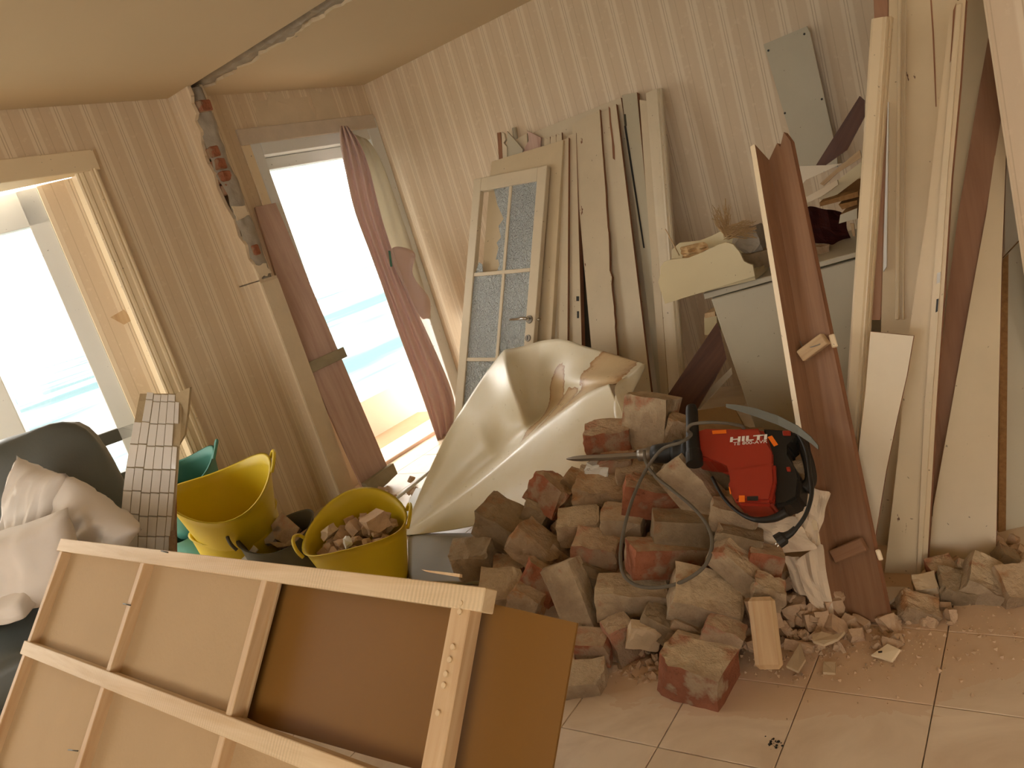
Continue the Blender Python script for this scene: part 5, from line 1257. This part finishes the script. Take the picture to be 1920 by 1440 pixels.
tube('chuck', [H(*h3(215, 495), -0.01), H(*h3(165, 500), -0.01), H(*h3(130, 502), -0.01), H(*h3(75, 508), -0.01)], [0.026, 0.028, 0.024, 0.022], M['steel'], hm, 16, sub=2)
tube('chisel', [H(*h3(90, 507), -0.01), H(*h3(-180, 520), -0.012), H(*h3(-420, 530), -0.014), H(*h3(-500, 533), -0.014), H(*h3(-555, 536), -0.014)], [0.0125, 0.0125, 0.0125, 0.009, 0.002], M['steel'], hm, 6, False, sub=2)
hg = tube('side_grip', [H(*h3(580, 165), 0.05), H(*h3(585, 210), 0.05), H(*h3(592, 330), 0.052), H(*h3(598, 470), 0.052), H(*h3(606, 560), 0.052)], [0.017, 0.021, 0.021, 0.023, 0.024], M['black'], hm, 16)
kb = tube('grip_knob', [H(*h3(604, 545), 0.052), H(*h3(608, 580), 0.052), H(*h3(614, 660), 0.052)], [0.024, 0.028, 0.028], M['black'], hm, 20, False, sub=2)
for px in ([(755, 368), (875, 360), (878, 390), (760, 397)], [(1228, 425), (1265, 412), (1318, 490), (1282, 505)], [(998, 935), (1048, 934), (1048, 990), (998, 990)], [(898, 845), (908, 850), (920, 905), (912, 912)]):
    tt = 0.047 if px[0][0] != 998 else 0.058
    plate('orange_sticker', [H(*h3(*p), tt) for p in px], 0.001, M['orange'], hm)
for px in ([(1065, 942), (1160, 940), (1160, 978), (1068, 978)],):
    plate('rating_label', [H(*h3(*p), 0.0575) for p in px], 0.001, M['black'], hm)
def text(name, s, p, right, size, mat, par, ex=0.0006, n=None, bold=0.0):
    cu = bpy.data.curves.new(name, 'FONT'); cu.body = s; cu.offset = bold; cu.size = size; cu.extrude = ex; cu.align_x = 'CENTER'; cu.align_y = 'CENTER'
    tmp = bpy.data.objects.new('tmp', cu); COL.objects.link(tmp)
    dg = bpy.context.evaluated_depsgraph_get(); me = bpy.data.meshes.new_from_object(tmp.evaluated_get(dg)); bpy.data.objects.remove(tmp)
    z = n.normalized(); x = (right-z*right.dot(z)).normalized(); y = z.cross(x)
    return mesh_obj(name, me, mat, par, frame_of(p, x, y, z))
rt_ = H(*h3(1195, 425))-H(*h3(955, 443))
t1 = text('brand_lettering', 'HILTI', H(*h3(1064, 436), 0.0465), rt_, 0.034, M['print_white'], hm, n=hn, bold=0.0012)
t1.scale = (1.6, 0.72, 1)
t1 = text('model_lettering', 'TE 800-AVR', H(*h3(1078, 472), 0.0465), rt_, 0.0185, M['print_white'], hm, n=hn); t1.scale = (1.2, 0.9, 1)
text('small_lettering', 'HILTI HILTI', H(*h3(1215, 766), 0.0575), rt_, 0.014, M['print_dark'], hm, n=hn) if False else None
# cable: one loose lead from the grip to the plug
cbx = thing('power_cable', 'grey power cable looping over the bricks to a black plug', 'cable', H(1170, 1080, -0.05))
def K(u, v, o=0.03): return on(u, v, shift(PILE, 0.11+max(o-0.03, -0.03)))
tube('cable_loop', [K(1395, 806, 0.03), K(1388, 798, 0.06), K(1345, 792, 0.12), K(1300, 795, 0.12), K(1289, 806, 0.11), K(1296, 816, 0.08), K(1275, 830, 0.10), K(1242, 842, 0.07), K(1213, 878, 0.03), K(1190, 925), K(1174, 975), K(1164, 1030), K(1168, 1075), K(1195, 1098), K(1240, 1101), K(1285, 1088), K(1322, 1060), K(1335, 1020), K(1326, 985), K(1300, 952), K(1262, 920), K(1228, 892), K(1211, 866), K(1208, 845, 0.06)], 0.0058, M['cable'], cbx, 8)
tube('cable_tail', [K(1335, 895, 0.0), K(1356, 932, 0.0), K(1384, 960, 0.01), K(1415, 974, 0.03), K(1450, 972, 0.03), K(1474, 960, 0.03)], [0.0058, 0.0058, 0.0058, 0.008, 0.012, 0.014], M['black'], cbx, 8)
tube('cable_lead', [K(1498, 815, 0.06), K(1512, 845, 0.08), K(1519, 890, 0.10), K(1522, 925, 0.11), K(1512, 962, 0.11), K(1495, 988, 0.11), K(1480, 1002, 0.11)], 0.0062, M['black'], cbx, 8)
pg = tube('plug', [K(1492, 990, 0.11), K(1482, 1000, 0.11), K(1473, 1005, 0.11), K(1469, 1008, 0.11), K(1457, 1016, 0.11)], [0.008, 0.010, 0.012, 0.020, 0.021], M['black'], cbx, 14, False, sub=2)
for a_, b_ in (((1459, 1012), (1454, 1022)), ((1463, 1016), (1458, 1026))): tube('plug_pin', [K(*a_, 0.11), K(*b_, 0.11)], 0.002, M['chrome'], pg, 6, sub=1)
# thin curved metal strip behind the hammer
sp0 = [(1362, 764), (1385, 771), (1420, 782), (1460, 797), (1497, 815), (1522, 832), (1535, 843)]
up_ = V((0, 0.4, 1)).normalized()
rows = [[K(u, v, 0.10), K(u, v, 0.10) + up_*(0.012+0.018*math.sin(i/6*math.pi))] for i, (u, v) in enumerate(sp0)]
o = grid_surf('metal_strip', rows, M['hinge'], None, 0, False, 0.003); top(o, 'thin curved strip of grey metal above the back of the hammer', 'metal strip')

# ================================================================ LAST SMALL THINGS
o = plate('switch_plate', [at(u, v, z=0.03 if i in (1, 2) else 0.012) for i, (u, v) in enumerate([(1632, 1228), (1664, 1206), (1688, 1217), (1672, 1240)])], 0.008, M['trim_cream'], None, bevel=0.0015); top(o, 'cream plastic switch plate lying in the grit before the angled lining', 'switch plate')
plate('slot', [at(u, v, z=0.0285) for u, v in [(1646, 1221), (1654, 1220), (1654, 1223), (1647, 1224)]], 0.001, M['black'], o)
for lab, px, z in [('long curled plaster flake among the stones by the angled lining', [(1522, 1190), (1540, 1184), (1562, 1190), (1584, 1184), (1570, 1198), (1545, 1208), (1524, 1202)], 0.06),
                   ('square plaster flake on the dusty tiles', [(1544, 1240), (1566, 1241), (1566, 1262), (1543, 1260)], 0.008),
                   ('pale flake leaning in the grit right of the wood block', [(1500, 1205), (1510, 1235), (1496, 1258), (1474, 1248)], 0.03)]:
    q = [at(u, v, z=z+0.002*math.sin(i*2.2)) for i, (u, v) in enumerate(px)]
    o = plate('plaster_flake', q, 0.008, M['plaster_bit'], None, dirv=V((0, 0, -0.008))); top(o, lab, 'plaster flake')
bm = bmesh.new(); rs = random.Random(4); c0 = at(1453, 1393, z=0.0)
for i in range(26):
    p = V((rs.gauss(0, 0.012), rs.gauss(0, 0.010), 0.0006)); r_ = rs.uniform(0.001, 0.005)
    bm.faces.new([bm.verts.new(p+V((r_*math.cos(k*1.26+i)*rs.uniform(0.5, 1.2), r_*math.sin(k*1.26+i), rs.uniform(0, 0.0008)))) for k in range(5)])
o = from_bm('soot_smudge', bm, M['black'], None, Matrix.Translation(c0)); tag(o, 'small dark sooty smudge on a floor tile in the foreground', 'smudge', kind='stuff')
brick(0, 0, 24, 52, 26, -22, 20, 10, 'brick_mortar', 'stick of mortar seen through the rear handle of the hammer', loc=H(1489, 874, -0.06), cat='mortar')
o = plate('torn_wallpaper', [fpt(s_, z_, 0.003) for s_, z_ in [(0.02, z_b+0.62), (0.10, z_b+0.60), (0.05, z_b+0.54), (0.0, z_b+0.55)]], 0.002, M['pine_clean'], bpy.data.objects['wall_bay'])
